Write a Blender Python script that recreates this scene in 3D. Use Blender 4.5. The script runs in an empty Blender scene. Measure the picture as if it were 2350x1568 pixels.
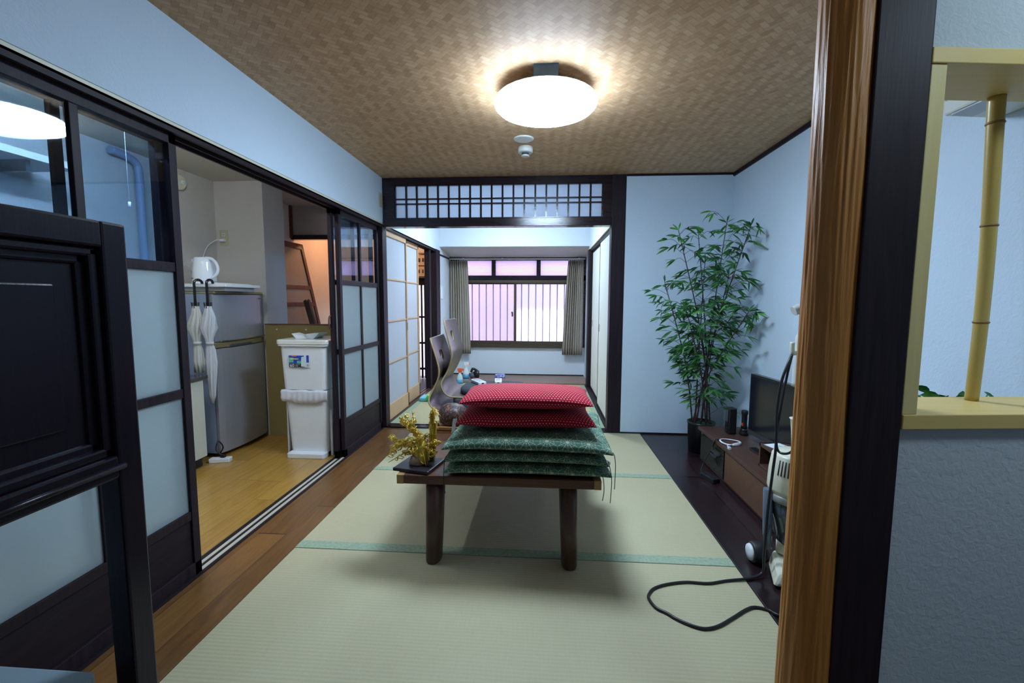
import bpy, bmesh, math, random
from mathutils import Vector, Matrix, noise
PI = math.pi
S = bpy.context.scene
C = S.collection
random.seed(7)

# ------------------------------------------------------------------ camera, world, exposure
def look_axes(yaw, pitch, roll):
    cy, sy, cp, sp = math.cos(yaw), math.sin(yaw), math.cos(pitch), math.sin(pitch)
    F = Vector((sy*cp, cy*cp, sp)); rt = Vector((cy, -sy, 0)); up = rt.cross(F)
    cr, sr = math.cos(roll), math.sin(roll)
    return cr*rt+sr*up, -sr*rt+cr*up, F
cam_data = bpy.data.cameras.new('camera'); cam = bpy.data.objects.new('camera', cam_data); C.objects.link(cam)
r_, u_, f_ = look_axes(-0.0696, -0.0922, 0.0042)
M = Matrix((r_, u_, -f_)).transposed().to_4x4(); M.translation = Vector((0, 0, 1.15)); cam.matrix_world = M
cam_data.sensor_width = 36; cam_data.lens = 1027.5/2350*36; cam_data.clip_start = .02
S.camera = cam
W = bpy.data.worlds.new('world'); S.world = W; W.use_nodes = True
W.node_tree.nodes['Background'].inputs[0].default_value = (.78, .74, 1, 1)
W.node_tree.nodes['Background'].inputs[1].default_value = 2.1
S.view_settings.view_transform = 'Standard'; S.view_settings.look = 'None'
S.view_settings.gamma = 1; S.view_settings.exposure = 1.1; S.view_settings.use_curve_mapping = False
LAMP_MAIN, LAMP_REAR, LAMP_ENTRY, LAMP_HALL, FILL_KITCHEN = 34.0, 42.0, 14.0, 24.0, 60.0
COOL = (.60, .78, 1.0)

# ------------------------------------------------------------------ node helpers
class E_:
    """a socket in a material's node tree, with arithmetic"""
    def __init__(s, t, k): s.t, s.k = t, k
    def _m(s, op, *a):
        n = s.t.nodes.new('ShaderNodeMath'); n.operation = op
        for i, v in enumerate((s,)+a):
            if isinstance(v, E_): s.t.links.new(v.k, n.inputs[i])
            else: n.inputs[i].default_value = v
        return E_(s.t, n.outputs[0])
    def __add__(s, o): return s._m('ADD', o)
    def __sub__(s, o): return s._m('SUBTRACT', o)
    def __mul__(s, o): return s._m('MULTIPLY', o)
    def __truediv__(s, o): return s._m('DIVIDE', o)
    def f(s, op, *a): return s._m(op, *a)
def mat(name):
    m = bpy.data.materials.new(name); m.use_nodes = True
    t = m.node_tree; b = t.nodes['Principled BSDF']
    return m, t, b
def coords(t, kind='Object'):
    n = t.nodes.new('ShaderNodeTexCoord'); s = t.nodes.new('ShaderNodeSeparateXYZ')
    t.links.new(n.outputs[kind], s.inputs[0])
    return [E_(t, s.outputs[i]) for i in range(3)]
def comb(t, x, y, z):
    n = t.nodes.new('ShaderNodeCombineXYZ')
    for i, v in enumerate((x, y, z)):
        if isinstance(v, E_): t.links.new(v.k, n.inputs[i])
        else: n.inputs[i].default_value = v
    return E_(t, n.outputs[0])
def nz(t, vec, scale, detail=3, dist=0, rough=.5):
    n = t.nodes.new('ShaderNodeTexNoise'); n.inputs['Scale'].default_value = scale
    n.inputs['Detail'].default_value = detail; n.inputs['Distortion'].default_value = dist; n.inputs['Roughness'].default_value = rough
    if vec is not None: t.links.new(vec.k, n.inputs['Vector'])
    return E_(t, n.outputs[0])
def ramp(t, fac, *stops):
    n = t.nodes.new('ShaderNodeValToRGB'); t.links.new(fac.k, n.inputs[0]); e = n.color_ramp.elements
    while len(e) < len(stops): e.new(.5)
    for i, (p, c) in enumerate(stops):
        e[i].position = p; e[i].color = (*c, 1)
    return E_(t, n.outputs[0])
def mix(t, fac, a, b):
    n = t.nodes.new('ShaderNodeMix'); n.data_type = 'RGBA'
    for i, v in ((0, fac), (6, a), (7, b)):
        if isinstance(v, E_): t.links.new(v.k, n.inputs[i])
        elif i == 0: n.inputs[0].default_value = v
        else: n.inputs[i].default_value = (*v, 1)
    return E_(t, n.outputs[2])
def bump(t, b, h, strength=.3, dist=.01):
    n = t.nodes.new('ShaderNodeBump'); n.inputs['Strength'].default_value = strength; n.inputs['Distance'].default_value = dist
    t.links.new(h.k, n.inputs['Height']); t.links.new(n.outputs[0], b.inputs['Normal'])
def setc(t, b, c, rough=.5, **kw):
    if isinstance(c, E_): t.links.new(c.k, b.inputs['Base Color'])
    else: b.inputs['Base Color'].default_value = (*c, 1)
    b.inputs['Roughness'].default_value = rough
    for k, v in kw.items(): b.inputs[k.replace('_', ' ')].default_value = v

def plain(name, c, rough=.5, var=.08, scale=20, **kw):
    m, t, b = mat(name); x, y, z = coords(t)
    n = nz(t, comb(t, x, y, z), scale, 4)
    c2 = tuple(v*(1-var) for v in c)
    setc(t, b, mix(t, n, c, c2), rough, **kw); return m
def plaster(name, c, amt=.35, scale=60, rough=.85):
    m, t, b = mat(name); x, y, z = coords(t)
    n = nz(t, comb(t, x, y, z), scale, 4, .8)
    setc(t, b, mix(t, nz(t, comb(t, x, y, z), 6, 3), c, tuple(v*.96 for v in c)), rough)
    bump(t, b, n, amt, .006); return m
def wood(name, c1, c2, axis='z', rough=.4, scale=5, stretch=14, bmp=.08, **kw):
    m, t, b = mat(name); v = coords(t); i = 'xyz'.index(axis)
    w = [q for q in v]; w[i] = v[i]/stretch
    n = nz(t, comb(t, *w), scale*6, 5, 1.2, .6)
    fine = nz(t, comb(t, *w), scale*40, 2)
    setc(t, b, ramp(t, n*.8+fine*.2, (.3, c1), (.7, c2)), rough, **kw)
    bump(t, b, fine, bmp, .003); return m
def glass_clear(name, tint=(.76, .88, 1)):
    m, t, b = mat(name); t.nodes.remove(b); out = t.nodes['Material Output']
    g = t.nodes.new('ShaderNodeNewGeometry'); dp = t.nodes.new('ShaderNodeVectorMath'); dp.operation = 'DOT_PRODUCT'
    t.links.new(g.outputs['Normal'], dp.inputs[0]); t.links.new(g.outputs['Incoming'], dp.inputs[1])
    c = E_(t, dp.outputs['Value']).f('ABSOLUTE')
    fac = (c*-1+1).f('POWER', 5)*.8+.045
    tr = t.nodes.new('ShaderNodeBsdfTransparent'); tr.inputs[0].default_value = (*tint, 1)
    gl = t.nodes.new('ShaderNodeBsdfGlossy'); gl.inputs['Roughness'].default_value = .02
    mx = t.nodes.new('ShaderNodeMixShader')
    t.links.new(fac.k, mx.inputs[0]); t.links.new(tr.outputs[0], mx.inputs[1]); t.links.new(gl.outputs[0], mx.inputs[2])
    t.links.new(mx.outputs[0], out.inputs[0]); return m
def translucent(name, c, amt=.5, rough=.4, spec=.3, lines=None):
    """frosted glass, paper or thin plastic: diffuse + translucent + a rough gloss"""
    m, t, b = mat(name); out = t.nodes['Material Output']; x, y, z = coords(t)
    n = nz(t, comb(t, x, y, z), 400, 2)
    setc(t, b, c, rough, Specular_IOR_Level=spec); bump(t, b, n, .25, .002)
    tr = t.nodes.new('ShaderNodeBsdfTranslucent'); tr.inputs[0].default_value = (*c, 1)
    mx = t.nodes.new('ShaderNodeMixShader'); mx.inputs[0].default_value = amt
    t.links.new(b.outputs[0], mx.inputs[1]); t.links.new(tr.outputs[0], mx.inputs[2]); t.links.new(mx.outputs[0], out.inputs[0])
    return m
def frosted(name, tint=(.85, .92, .95), rough=.25, body=.3, amt=.5):
    """obscure glass: blurred see-through plus a milky body"""
    m, t, b = mat(name); out = t.nodes['Material Output']; x, y, z = coords(t)
    setc(t, b, tint, rough, Transmission_Weight=1.0, IOR=1.15)
    n = nz(t, comb(t, x, y, z), 260, 3); bump(t, b, n, .25, .002)
    df = t.nodes.new('ShaderNodeBsdfDiffuse'); df.inputs[0].default_value = (*tint, 1)
    tr = t.nodes.new('ShaderNodeBsdfTranslucent'); tr.inputs[0].default_value = (*tint, 1)
    m1 = t.nodes.new('ShaderNodeMixShader'); m1.inputs[0].default_value = amt
    t.links.new(df.outputs[0], m1.inputs[1]); t.links.new(tr.outputs[0], m1.inputs[2])
    mx = t.nodes.new('ShaderNodeMixShader'); mx.inputs[0].default_value = body
    t.links.new(b.outputs[0], mx.inputs[1]); t.links.new(m1.outputs[0], mx.inputs[2]); t.links.new(mx.outputs[0], out.inputs[0])
    return m
def emit(name, c, s):
    m, t, b = mat(name)
    setc(t, b, (.9, .9, .9), .4, Emission_Strength=s); b.inputs['Emission Color'].default_value = (*c, 1)
    return m
def planks(name, c1, c2, width, length, gapc, rough=.35, axis='y', bmp=.1):
    m, t, b = mat(name); x, y, z = coords(t)
    a, c = (y, x) if axis == 'y' else (x, y)
    row = (c/width).f('FLOOR')
    rnd = (row*12.9898).f('SINE')*4.37
    al = a/length+rnd
    cell = al.f('FLOOR')
    h = ((row*7.13+cell*3.71).f('SINE')*43.7).f('FRACT')
    g = nz(t, comb(t, a/9+h*3, c+h, z), 26, 5, 1.5, .6)
    col = ramp(t, g*.75+h*.3, (.25, c1), (.8, c2))
    fx = (c/width).f('FRACT'); fy = al.f('FRACT')
    gap = fx.f('LESS_THAN', .018).f('MAXIMUM', fy.f('LESS_THAN', .004))
    setc(t, b, mix(t, gap, col, gapc), rough); bump(t, b, g, bmp, .002); return m

# ------------------------------------------------------------------ materials
WALL = plaster('wall_plaster', (.62, .76, .89))
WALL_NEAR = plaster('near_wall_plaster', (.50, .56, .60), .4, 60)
WALL_REAR = plaster('rear_wall_plaster', (.68, .75, .83), .15)
KWALL = plaster('kitchen_wallpaper', (.60, .56, .50), .5, 160)
HALLWALL = plaster('hall_plaster', (.80, .68, .60), .2)
KCEIL = plaster('kitchen_ceiling_paper', (.60, .56, .46), .3, 120)
SOFFIT = plaster('soffit_plaster', (.62, .60, .60), .2)
DARK = wood('dark_stained_wood', (.010, .007, .012), (.028, .018, .024), 'z', .5, Specular_IOR_Level=.2)
DARKH = wood('dark_stained_beam', (.008, .005, .010), (.026, .016, .024), 'x', .18)
DARKY = wood('dark_stained_rail', (.010, .007, .011), (.024, .016, .021), 'y', .5, Specular_IOR_Level=.2)
DARKPANEL = wood('dark_lacquered_wood', (.005, .003, .008), (.010, .007, .012), 'z', .3, Specular_IOR_Level=.22)
LIGHTWOOD = wood('pale_cedar', (.50, .30, .17), (.62, .40, .24), 'z', .5)
PINE = wood('yellow_pine', (.60, .48, .19), (.72, .60, .28), 'z', .5, 3)
PINEX = wood('yellow_pine_board', (.60, .43, .13), (.70, .53, .19), 'x', .5, 2)
TABLE = wood('walnut_table', (.055, .022, .012), (.13, .055, .028), 'x', .32)
TABLELEG = wood('walnut_leg', (.05, .022, .014), (.10, .045, .026), 'z', .4)
TABLECORNER = wood('light_oak_corner', (.30, .17, .06), (.42, .26, .10), 'z', .4)
STAND = wood('walnut_tv_stand', (.052, .022, .016), (.10, .046, .032), 'y', .42)
STANDFRONT = wood('brown_drawer_front', (.095, .042, .022), (.14, .065, .033), 'x', .5)
REDWOOD = wood('reddish_brown_wood', (.10, .035, .022), (.20, .075, .045), 'x', .5)
OLDWOOD = wood('old_dark_plank', (.03, .018, .012), (.09, .055, .038), 'z', .7, 5, 14, .3)
KFLOOR = planks('yellow_laminate_floor', (.30, .155, .030), (.48, .28, .06), .15, .9, (.22, .11, .03), .22)
SFLOOR = planks('oak_floor_strip', (.09, .038, .012), (.27, .125, .036), .139, 1.8, (.05, .02, .01), .3, bmp=.25)
DFLOOR = planks('dark_brown_floor_boards', (.012, .005, .007), (.030, .013, .015), .345, 4, (.003, .002, .002), .28)
WHITEP = plain('white_plastic', (.80, .84, .88), .35)
CREAMP = plain('cream_plastic', (.74, .72, .56), .35)
OFFWHITE = plain('off_white_enamel', (.70, .72, .66), .3)
BLACKP = plain('black_plastic', (.012, .012, .014), .35)
BLACKR = plain('black_rubber', (.012, .012, .013), .5)
SILVER = plain('silver_paint', (.42, .43, .47), .32, .05, 300, Metallic=.55)
SILVERSIDE = plain('blue_grey_side', (.24, .30, .40), .4)
GOLDGREY = plain('champagne_trim', (.30, .27, .14), .3, Metallic=.3)
STEEL = plain('stainless_steel', (.45, .45, .46), .25, Metallic=1.0)
BRONZE = plain('bronze_aluminium', (.10, .075, .055), .4, Metallic=.5)
OLIVE = plain('olive_board', (.27, .205, .075), .6, .05)
GOLD = plain('gold_paint', (.80, .56, .08), .3, .25, 40, Metallic=.55)
CLAY = plain('brown_clay', (.33, .20, .11), .6)
LACQUER = plain('black_lacquer', (.02, .016, .022), .3)
POTM = plain('black_pot', (.012, .014, .018), .35)
CLEAR = glass_clear('clear_glass')
FROST = frosted('frosted_glass', (.74, .84, .88), .35, .45)
PAPER = translucent('shoji_paper', (.74, .80, .90), .5, .6, .1)
RANMAP = translucent('ranma_paper', (.70, .76, .86), .6, .6, .1)
BAYGLASS = frosted('figured_window_glass', (.95, .92, 1), .24, .12, .7)
CLEARPL = translucent('clear_vinyl', (.75, .78, .82), .35, .15, .6)
WHITEVINYL = translucent('milky_vinyl', (.76, .76, .72), .4, .3, .5)
BAG = translucent('plastic_bag', (.85, .86, .90), .35, .2, .6)
SCREEN = plain('tv_screen', (.006, .009, .016), .1, Specular_IOR_Level=.25)
CORD = plain('black_cord', (.010, .010, .011), .4)
CYAN = plain('cyan_pack', (.15, .55, .65), .4)
GREENP = plain('green_bristle', (.05, .55, .12), .5)
LIME = plain('lime_sponge', (.45, .65, .05), .7)
ORANGE = plain('orange_red_plastic', (.75, .10, .03), .4)
BLUELIQ = plain('blue_label', (.10, .35, .62), .4)
PAPERW = plain('white_paper', (.80, .84, .86), .7, .03)
GREYCUSH = plain('charcoal_cushion_cloth', (.05, .07, .085), .9, .35, 500)
BAYFLOOR = wood('brown_bay_floor', (.20, .12, .09), (.28, .18, .13), 'x', .4, 3)
STOOL = plain('pale_blue_grey_vinyl', (.25, .33, .38), .5)
OUT_PINK = plaster('neighbour_pink_wall', (.95, .80, .80), .3)
DKCLOTH = plain('dark_grey_tube', (.10, .10, .12), .5)

def ceiling_material():
    m, t, b = mat('woven_ceiling_paper'); x, y, z = coords(t)
    s = .024; k = .7071/s
    u, v = (x+y)*k, (y-x)*k
    i, j = u.f('FLOOR'), v.f('FLOOR')
    kk = ((i-j)/4).f('FRACT')*4
    hz = kk.f('LESS_THAN', 1.9)
    fu, fv = u.f('FRACT'), v.f('FRACT')
    eu = (fu-.5).f('ABSOLUTE').f('GREATER_THAN', .44); ev = (fv-.5).f('ABSOLUTE').f('GREATER_THAN', .44)
    edge = hz*ev+(hz*-1+1)*eu
    cell = mix(t, hz, (0, 0, 0), (0, 0, 0))
    sid = hz*(j*5.17+((i-j)/4).f('FLOOR')*2.3)+(hz*-1+1)*(i*3.31+((i-j)/4).f('FLOOR')*7.7)
    rnd = (sid.f('SINE')*91.7).f('FRACT')
    fib = nz(t, comb(t, u*.6, v*.6, z), 2.5, 4)
    big = nz(t, comb(t, x, y, z), 1.3, 2)
    f = hz*.16+rnd*.36+fib*.50+big*.14
    col = ramp(t, f, (.15, (.38, .225, .115)), (.55, (.53, .33, .18)), (.95, (.66, .45, .27)))
    setc(t, b, mix(t, edge*.35, col, (.22, .12, .06)), .6, Specular_IOR_Level=.25)
    bump(t, b, edge*-.6+hz*.3+rnd*.4, .35, .002); return m
CEIL = ceiling_material()
def tatami_material(name, axis='x', c=((.43, .385, .235), (.52, .48, .31))):
    m, t, b = mat(name); x, y, z = coords(t)
    a, c_ = (x, y) if axis == 'x' else (y, x)
    rib = (c_*(2*PI/.0155)).f('SINE')*.5+.5
    n1 = nz(t, comb(t, a*1.0, c_*8, z), 90, 3); n2 = nz(t, comb(t, x, y, z), 2.2, 3); n3 = nz(t, comb(t, a, c_*.06, z), 260, 2)
    f = rib*.14+n1*.34+n2*.26+n3*.26
    setc(t, b, ramp(t, f, (.25, c[0]), (.72, c[1])), .55, Specular_IOR_Level=.3)
    bump(t, b, rib*.7+n1*.3, .35, .0015); return m
TATAMI = tatami_material('tatami_rush', 'x')
TATAMI_R = tatami_material('tatami_rush_rear', 'y', ((.40, .35, .20), (.54, .48, .28)))
def heri():
    m, t, b = mat('green_cloth_border'); x, y, z = coords(t)
    n = nz(t, comb(t, x, y, z), 70, 4); n2 = nz(t, comb(t, x, y, z), 600, 2)
    setc(t, b, ramp(t, n*.7+n2*.3, (.35, (.24, .32, .22)), (.65, (.37, .45, .32))), .8); return m
HERI = heri()
def log_material():
    m, t, b = mat('wrinkled_cedar_log'); x, y, z = coords(t)
    n = nz(t, comb(t, x, y, z/16), 60, 4, 1.0); n2 = nz(t, comb(t, x, y, z/4), 9, 3)
    setc(t, b, ramp(t, n*.6+n2*.4, (.2, (.34, .125, .026)), (.5, (.46, .19, .042)), (.85, (.58, .28, .075))), .46, Specular_IOR_Level=.35)
    bump(t, b, n, .5, .008); return m
LOG = log_material()
def bamboo_pole_mat():
    m, t, b = mat('dried_bamboo'); x, y, z = coords(t)
    n = nz(t, comb(t, x, y, z/20), 40, 4)
    setc(t, b, ramp(t, n, (.3, (.42, .29, .07)), (.7, (.58, .44, .14))), .3); return m
BAMBOO = bamboo_pole_mat()
def curtain_mat():
    m, t, b = mat('beige_grey_curtain'); x, y, z = coords(t)
    n = nz(t, comb(t, x, y, z), 300, 3); setc(t, b, mix(t, n, (.42, .37, .31), (.32, .28, .24)), .9); return m
CURTAIN = curtain_mat()
def fusuma_mat():
    m, t, b = mat('speckled_fusuma_paper'); x, y, z = coords(t)
    n = nz(t, comb(t, x, y, z), 130, 4, 1); n = n.f('GREATER_THAN', .66)
    setc(t, b, mix(t, n, (.66, .68, .64), (.45, .42, .34)), .8); return m
FUSUMA = fusuma_mat()
def dots_mat():
    m, t, b = mat('red_dotted_cotton'); x, y, z = coords(t, 'UV')
    s = .0125; u, v = x/s, y/s
    row = v.f('FLOOR'); u2 = u+(row/2).f('FRACT')
    a = u2.f('FRACT')-.5; c = v.f('FRACT')-.5
    d = (a*a+c*c).f('SQRT').f('LESS_THAN', .18)
    w = nz(t, comb(t, x, y, z), 900, 2)
    red = mix(t, w, (.42, .006, .030), (.30, .003, .018))
    setc(t, b, mix(t, d, red, (.74, .46, .48)), .8, Specular_IOR_Level=.2); bump(t, b, w, .3, .001)
    return m
REDCLOTH = dots_mat()
def hemp_mat():
    m, t, b = mat('green_hemp_leaf_cotton'); x, y, z = coords(t, 'UV')
    s = .082; H = s*1.7320508
    def centre(ox, oy):
        a = ((x/s+ox).f('FRACT')-.5)*s; c = ((y/H+oy).f('FRACT')-.5)*H
        return a, c, (a*a+c*c).f('SQRT')
    a1, c1, r1 = centre(0, 0); a2, c2, r2 = centre(.5, .5)
    near = r1.f('LESS_THAN', r2)
    def sel(p, q): return p*near+q*(near*-1+1)
    a, c, r = sel(a1, a2), sel(c1, c2), sel(r1, r2)
    th = c.f('ARCTAN2', a)
    f = ((th/(PI/6)+.5).f('FRACT')-.5)*(PI/6)
    ln = (r*f.f('SINE')).f('ABSOLUTE').f('LESS_THAN', .0014)
    dash = ((r/.0115).f('FRACT')).f('LESS_THAN', .8)
    g = ((th/(PI/3)).f('FRACT')-.5).f('ABSOLUTE')
    petal = ((r-(g*-.030+.036)).f('ABSOLUTE')).f('LESS_THAN', .0009)
    core = r.f('LESS_THAN', .004)
    k = (ln*dash).f('MAXIMUM', core).f('MAXIMUM', petal*dash)
    w = nz(t, comb(t, x, y*4, z), 500, 2); w2 = nz(t, comb(t, x, y, z), 60, 2)
    grn = mix(t, w, (.085, .19, .135), (.045, .11, .078))
    setc(t, b, mix(t, k*(w2*.7+.25), grn, (.62, .66, .48)), .85, Specular_IOR_Level=.2); bump(t, b, w, .3, .001)
    return m
GREENCLOTH = hemp_mat()
def leaf_mat():
    m, t, b = mat('bamboo_leaf_green'); x, y, z = coords(t)
    n = nz(t, comb(t, x, y, z), 9, 3)
    setc(t, b, ramp(t, n, (.3, (.012, .075, .022)), (.55, (.03, .15, .03)), (.70, (.10, .36, .05))), .45); return m
LEAF = leaf_mat()
def cane_mat():
    m, t, b = mat('dark_bamboo_cane'); x, y, z = coords(t)
    n = nz(t, comb(t, x, y, z), 12, 2)
    setc(t, b, ramp(t, n, (.3, (.015, .005, .008)), (.7, (.06, .02, .02))), .35); return m
CANE = cane_mat()
def zaisu_mat():
    m, t, b = mat('grey_walnut_veneer'); x, y, z = coords(t)
    n = nz(t, comb(t, x*.6, y*4, z*.5), 9, 4, .3)
    setc(t, b, ramp(t, n, (.3, (.085, .060, .054)), (.7, (.125, .090, .082))), .36); return m
ZAISU = zaisu_mat()
PLYEDGE = plain('pale_ply_edge', (.46, .34, .17), .5)
def boxcloth():
    m, t, b = mat('navy_floral_cloth'); x, y, z = coords(t)
    n = nz(t, comb(t, x, y, z), 70, 4, 2)
    setc(t, b, ramp(t, n, (.50, (.010, .014, .026)), (.56, (.18, .06, .025)), (.66, (.28, .16, .07))), .5); return m
NAVY = boxcloth()
def tissue_mat():
    m, t, b = mat('blue_white_wrap'); x, y, z = coords(t)
    n = nz(t, comb(t, x, y, z), 28, 2, 2); setc(t, b, ramp(t, n, (.45, (.65, .68, .85)), (.52, (.10, .12, .60))), .3); return m
TISSUE = tissue_mat()
def ribbed_mat():
    m, t, b = mat('ribbed_transom_glass'); out = t.nodes['Material Output']; x, y, z = coords(t)
    rib = (z*(2*PI/.021)).f('SINE')*.5+.5
    tr = t.nodes.new('ShaderNodeBsdfTranslucent')
    c = mix(t, rib, (.62, .50, .74), (.95, .90, 1)); t.links.new(c.k, tr.inputs[0])
    setc(t, b, c, .15, Transmission_Weight=1.0, IOR=1.1)
    bump(t, b, rib, .6, .004)
    mx = t.nodes.new('ShaderNodeMixShader'); mx.inputs[0].default_value = .5
    t.links.new(b.outputs[0], mx.inputs[1]); t.links.new(tr.outputs[0], mx.inputs[2]); t.links.new(mx.outputs[0], out.inputs[0]); return m
RIBBED = ribbed_mat()

# ------------------------------------------------------------------ mesh builder
class MB:
    def __init__(s): s.b = bmesh.new(); s.uv = None
    def box(s, x0, x1, y0, y1, z0, z1, mi=0):
        v = [s.b.verts.new((x, y, z)) for x in (x0, x1) for y in (y0, y1) for z in (z0, z1)]
        for q in ((0, 1, 3, 2), (4, 6, 7, 5), (0, 4, 5, 1), (2, 3, 7, 6), (0, 2, 6, 4), (1, 5, 7, 3)):
            s.b.faces.new([v[i] for i in q]).material_index = mi
        return s
    def hexa(s, pts, mi=0):
        """pts: 4 bottom then 4 top, each ring in order"""
        v = [s.b.verts.new(p) for p in pts]; n = len(pts)//2
        s.b.faces.new(v[:n][::-1]).material_index = mi; s.b.faces.new(v[n:]).material_index = mi
        for i in range(n):
            j = (i+1) % n; s.b.faces.new((v[i], v[j], v[n+j], v[n+i])).material_index = mi
        return s
    def ring_loft(s, rings, caps=True, closed=True, smooth=True, mi=0):
        R = [[s.b.verts.new(p) for p in r] for r in rings]; n = len(R[0])
        for a, c in zip(R, R[1:]):
            for i in range(n if closed else n-1):
                j = (i+1) % n; f = s.b.faces.new((a[i], a[j], c[j], c[i])); f.smooth = smooth; f.material_index = mi
        if caps and closed:
            s.b.faces.new(R[0][::-1]).material_index = mi; s.b.faces.new(R[-1]).material_index = mi
        return s
    def lathe(s, cx, cy, prof, n=32, caps=True, sx=1, sy=1, mi=0):
        return s.ring_loft([[(cx+r*sx*math.cos(2*PI*i/n), cy+r*sy*math.sin(2*PI*i/n), z) for i in range(n)] for r, z in prof], caps, mi=mi)
    def tube(s, pts, r, n=8, mi=0, caps=True):
        P = [Vector(p) for p in pts]; rings = []
        up = Vector((0, 0, 1)); T0 = (P[1]-P[0]).normalized()
        if abs(T0.dot(up)) > .9: up = Vector((1, 0, 0))
        N = (up-T0*up.dot(T0)).normalized()
        for i, p in enumerate(P):
            T = (P[min(i+1, len(P)-1)]-P[max(i-1, 0)]).normalized()
            N = (N-T*N.dot(T)).normalized(); B = T.cross(N)
            rr = r[i] if isinstance(r, (list, tuple)) else r
            rings.append([p+(N*math.cos(2*PI*k/n)+B*math.sin(2*PI*k/n))*rr for k in range(n)])
        return s.ring_loft(rings, caps, mi=mi)
    def sphere(s, c, r, sx=1, sy=1, sz=1, n=14):
        prof = [(r*math.sin(PI*i/n), -r*math.cos(PI*i/n)) for i in range(1, n)]
        s.ring_loft([[(c[0]+p*sx*math.cos(2*PI*k/16), c[1]+p*sy*math.sin(2*PI*k/16), c[2]+h*sz) for k in range(16)] for p, h in prof]); return s
    def rbox(s, x0, x1, y0, y1, z0, z1, r=.02, n=5, taper=0, mi=0):
        """box with rounded vertical edges"""
        def ring(z, e):
            a, b_, c, d = x0+e, x1-e, y0+e, y1-e; P = []
            for (cx, cy, t0) in ((b_-r, d-r, 0), (a+r, d-r, PI/2), (a+r, c+r, PI), (b_-r, c+r, 1.5*PI)):
                for k in range(n+1):
                    t = t0+PI/2*k/n; P.append((cx+r*math.cos(t), cy+r*math.sin(t), z))
            return P
        return s.ring_loft([ring(z0, taper), ring(z1, 0)], smooth=False, mi=mi)
def smooth_path(pts, k=6):
    P = [Vector(p) for p in pts]; out = []
    for i in range(len(P)-1):
        a, b_, c, d = P[max(i-1, 0)], P[i], P[i+1], P[min(i+2, len(P)-1)]
        for j in range(k):
            t = j/k
            out.append(.5*((2*b_)+(c-a)*t+(2*a-5*b_+4*c-d)*t*t+(3*b_-a-3*c+d)*t**3))
    out.append(P[-1]); return out
ROOT = {}
def mesh_obj(name, mb, m, parent=None, bev=0, solid=None, subs=0, world=True):
    bm = mb.b if isinstance(mb, MB) else mb
    bmesh.ops.recalc_face_normals(bm, faces=bm.faces)
    me = bpy.data.meshes.new(name); bm.to_mesh(me); bm.free()
    o = bpy.data.objects.new(name, me); C.objects.link(o)
    for k in (m if isinstance(m, (list, tuple)) else [m]): me.materials.append(k)
    if parent:
        o.parent = parent; R = ROOT.get(parent.name)
        ROOT[o.name] = R
        if world and R is not None: me.transform(R.inverted())
    if solid:
        q = o.modifiers.new('thick', 'SOLIDIFY'); q.thickness = solid; q.offset = 0
        if len(me.materials) > 1: q.material_offset_rim = 1
    if bev:
        q = o.modifiers.new('bevel', 'BEVEL'); q.width = bev; q.segments = 2; q.limit_method = 'ANGLE'; q.angle_limit = .6
    if subs:
        q = o.modifiers.new('sub', 'SUBSURF'); q.levels = subs; q.render_levels = subs
    return o
def thing(name, label, cat, loc=(0, 0, 0), rotz=0, group=None):
    o = bpy.data.objects.new(name, None); C.objects.link(o); o.empty_display_size = .05
    o.location = loc; o.rotation_euler = (0, 0, rotz); o['label'] = label; o['category'] = cat
    if group: o['group'] = group
    ROOT[o.name] = Matrix.Translation(Vector(loc)) @ Matrix.Rotation(rotz, 4, 'Z')
    return o
def tag(o, label, cat, group=None):
    o['label'] = label; o['category'] = cat
    if group: o['group'] = group
    return o
def struct(name, mb, m, parent=None, **k):
    o = mesh_obj(name, mb, m, parent, **k)
    if not parent: o['kind'] = 'structure'
    return o
def sempty(name, loc):
    o = bpy.data.objects.new(name, None); C.objects.link(o); o.location = loc; o['kind'] = 'structure'; o.empty_display_size = .05
    ROOT[o.name] = Matrix.Translation(Vector(loc)); return o
def B(*a): return MB().box(*a)
def text_bm(body, size, M4):
    cu = bpy.data.curves.new('lettering', 'FONT'); cu.body = body; cu.size = size; cu.extrude = .0004; cu.align_x = 'CENTER'
    ob = bpy.data.objects.new('lettering', cu); C.objects.link(ob)
    dg = bpy.context.evaluated_depsgraph_get(); me = bpy.data.meshes.new_from_object(ob.evaluated_get(dg))
    bm = bmesh.new(); bm.from_mesh(me); bm.transform(M4)
    bpy.data.objects.remove(ob); bpy.data.meshes.remove(me); bpy.data.curves.remove(cu); return bm

# ================================================================== THE SETTING
XL, XR, YP, ZC = -1.395, 1.539, 3.863, 2.19
struct('floor', B(-3.0, 2.6, -2.0, 6.95, -.14, -.06), DARKY)
struct('floor', B(-2.75, -1.513, -.9, 3.60, -.06, 0), KFLOOR)
struct('floor', B(-1.415, -1.143, -.9, 3.863, -.06, .0), SFLOOR)
struct('floor', B(.847, 1.56, 1.13, 3.863, -.06, .002), DFLOOR, bev=.004)
struct('floor', B(-1.143, 2.3, -1.9, .945, -.06, -.002), SFLOOR)
struct('floor', B(-1.43, .66, 6.08, 6.75, -.06, .018), BAYFLOOR)
struct('floor', B(-2.9, -1.513, 3.60, 6.5, -.06, -.01), DARKY)
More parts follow.
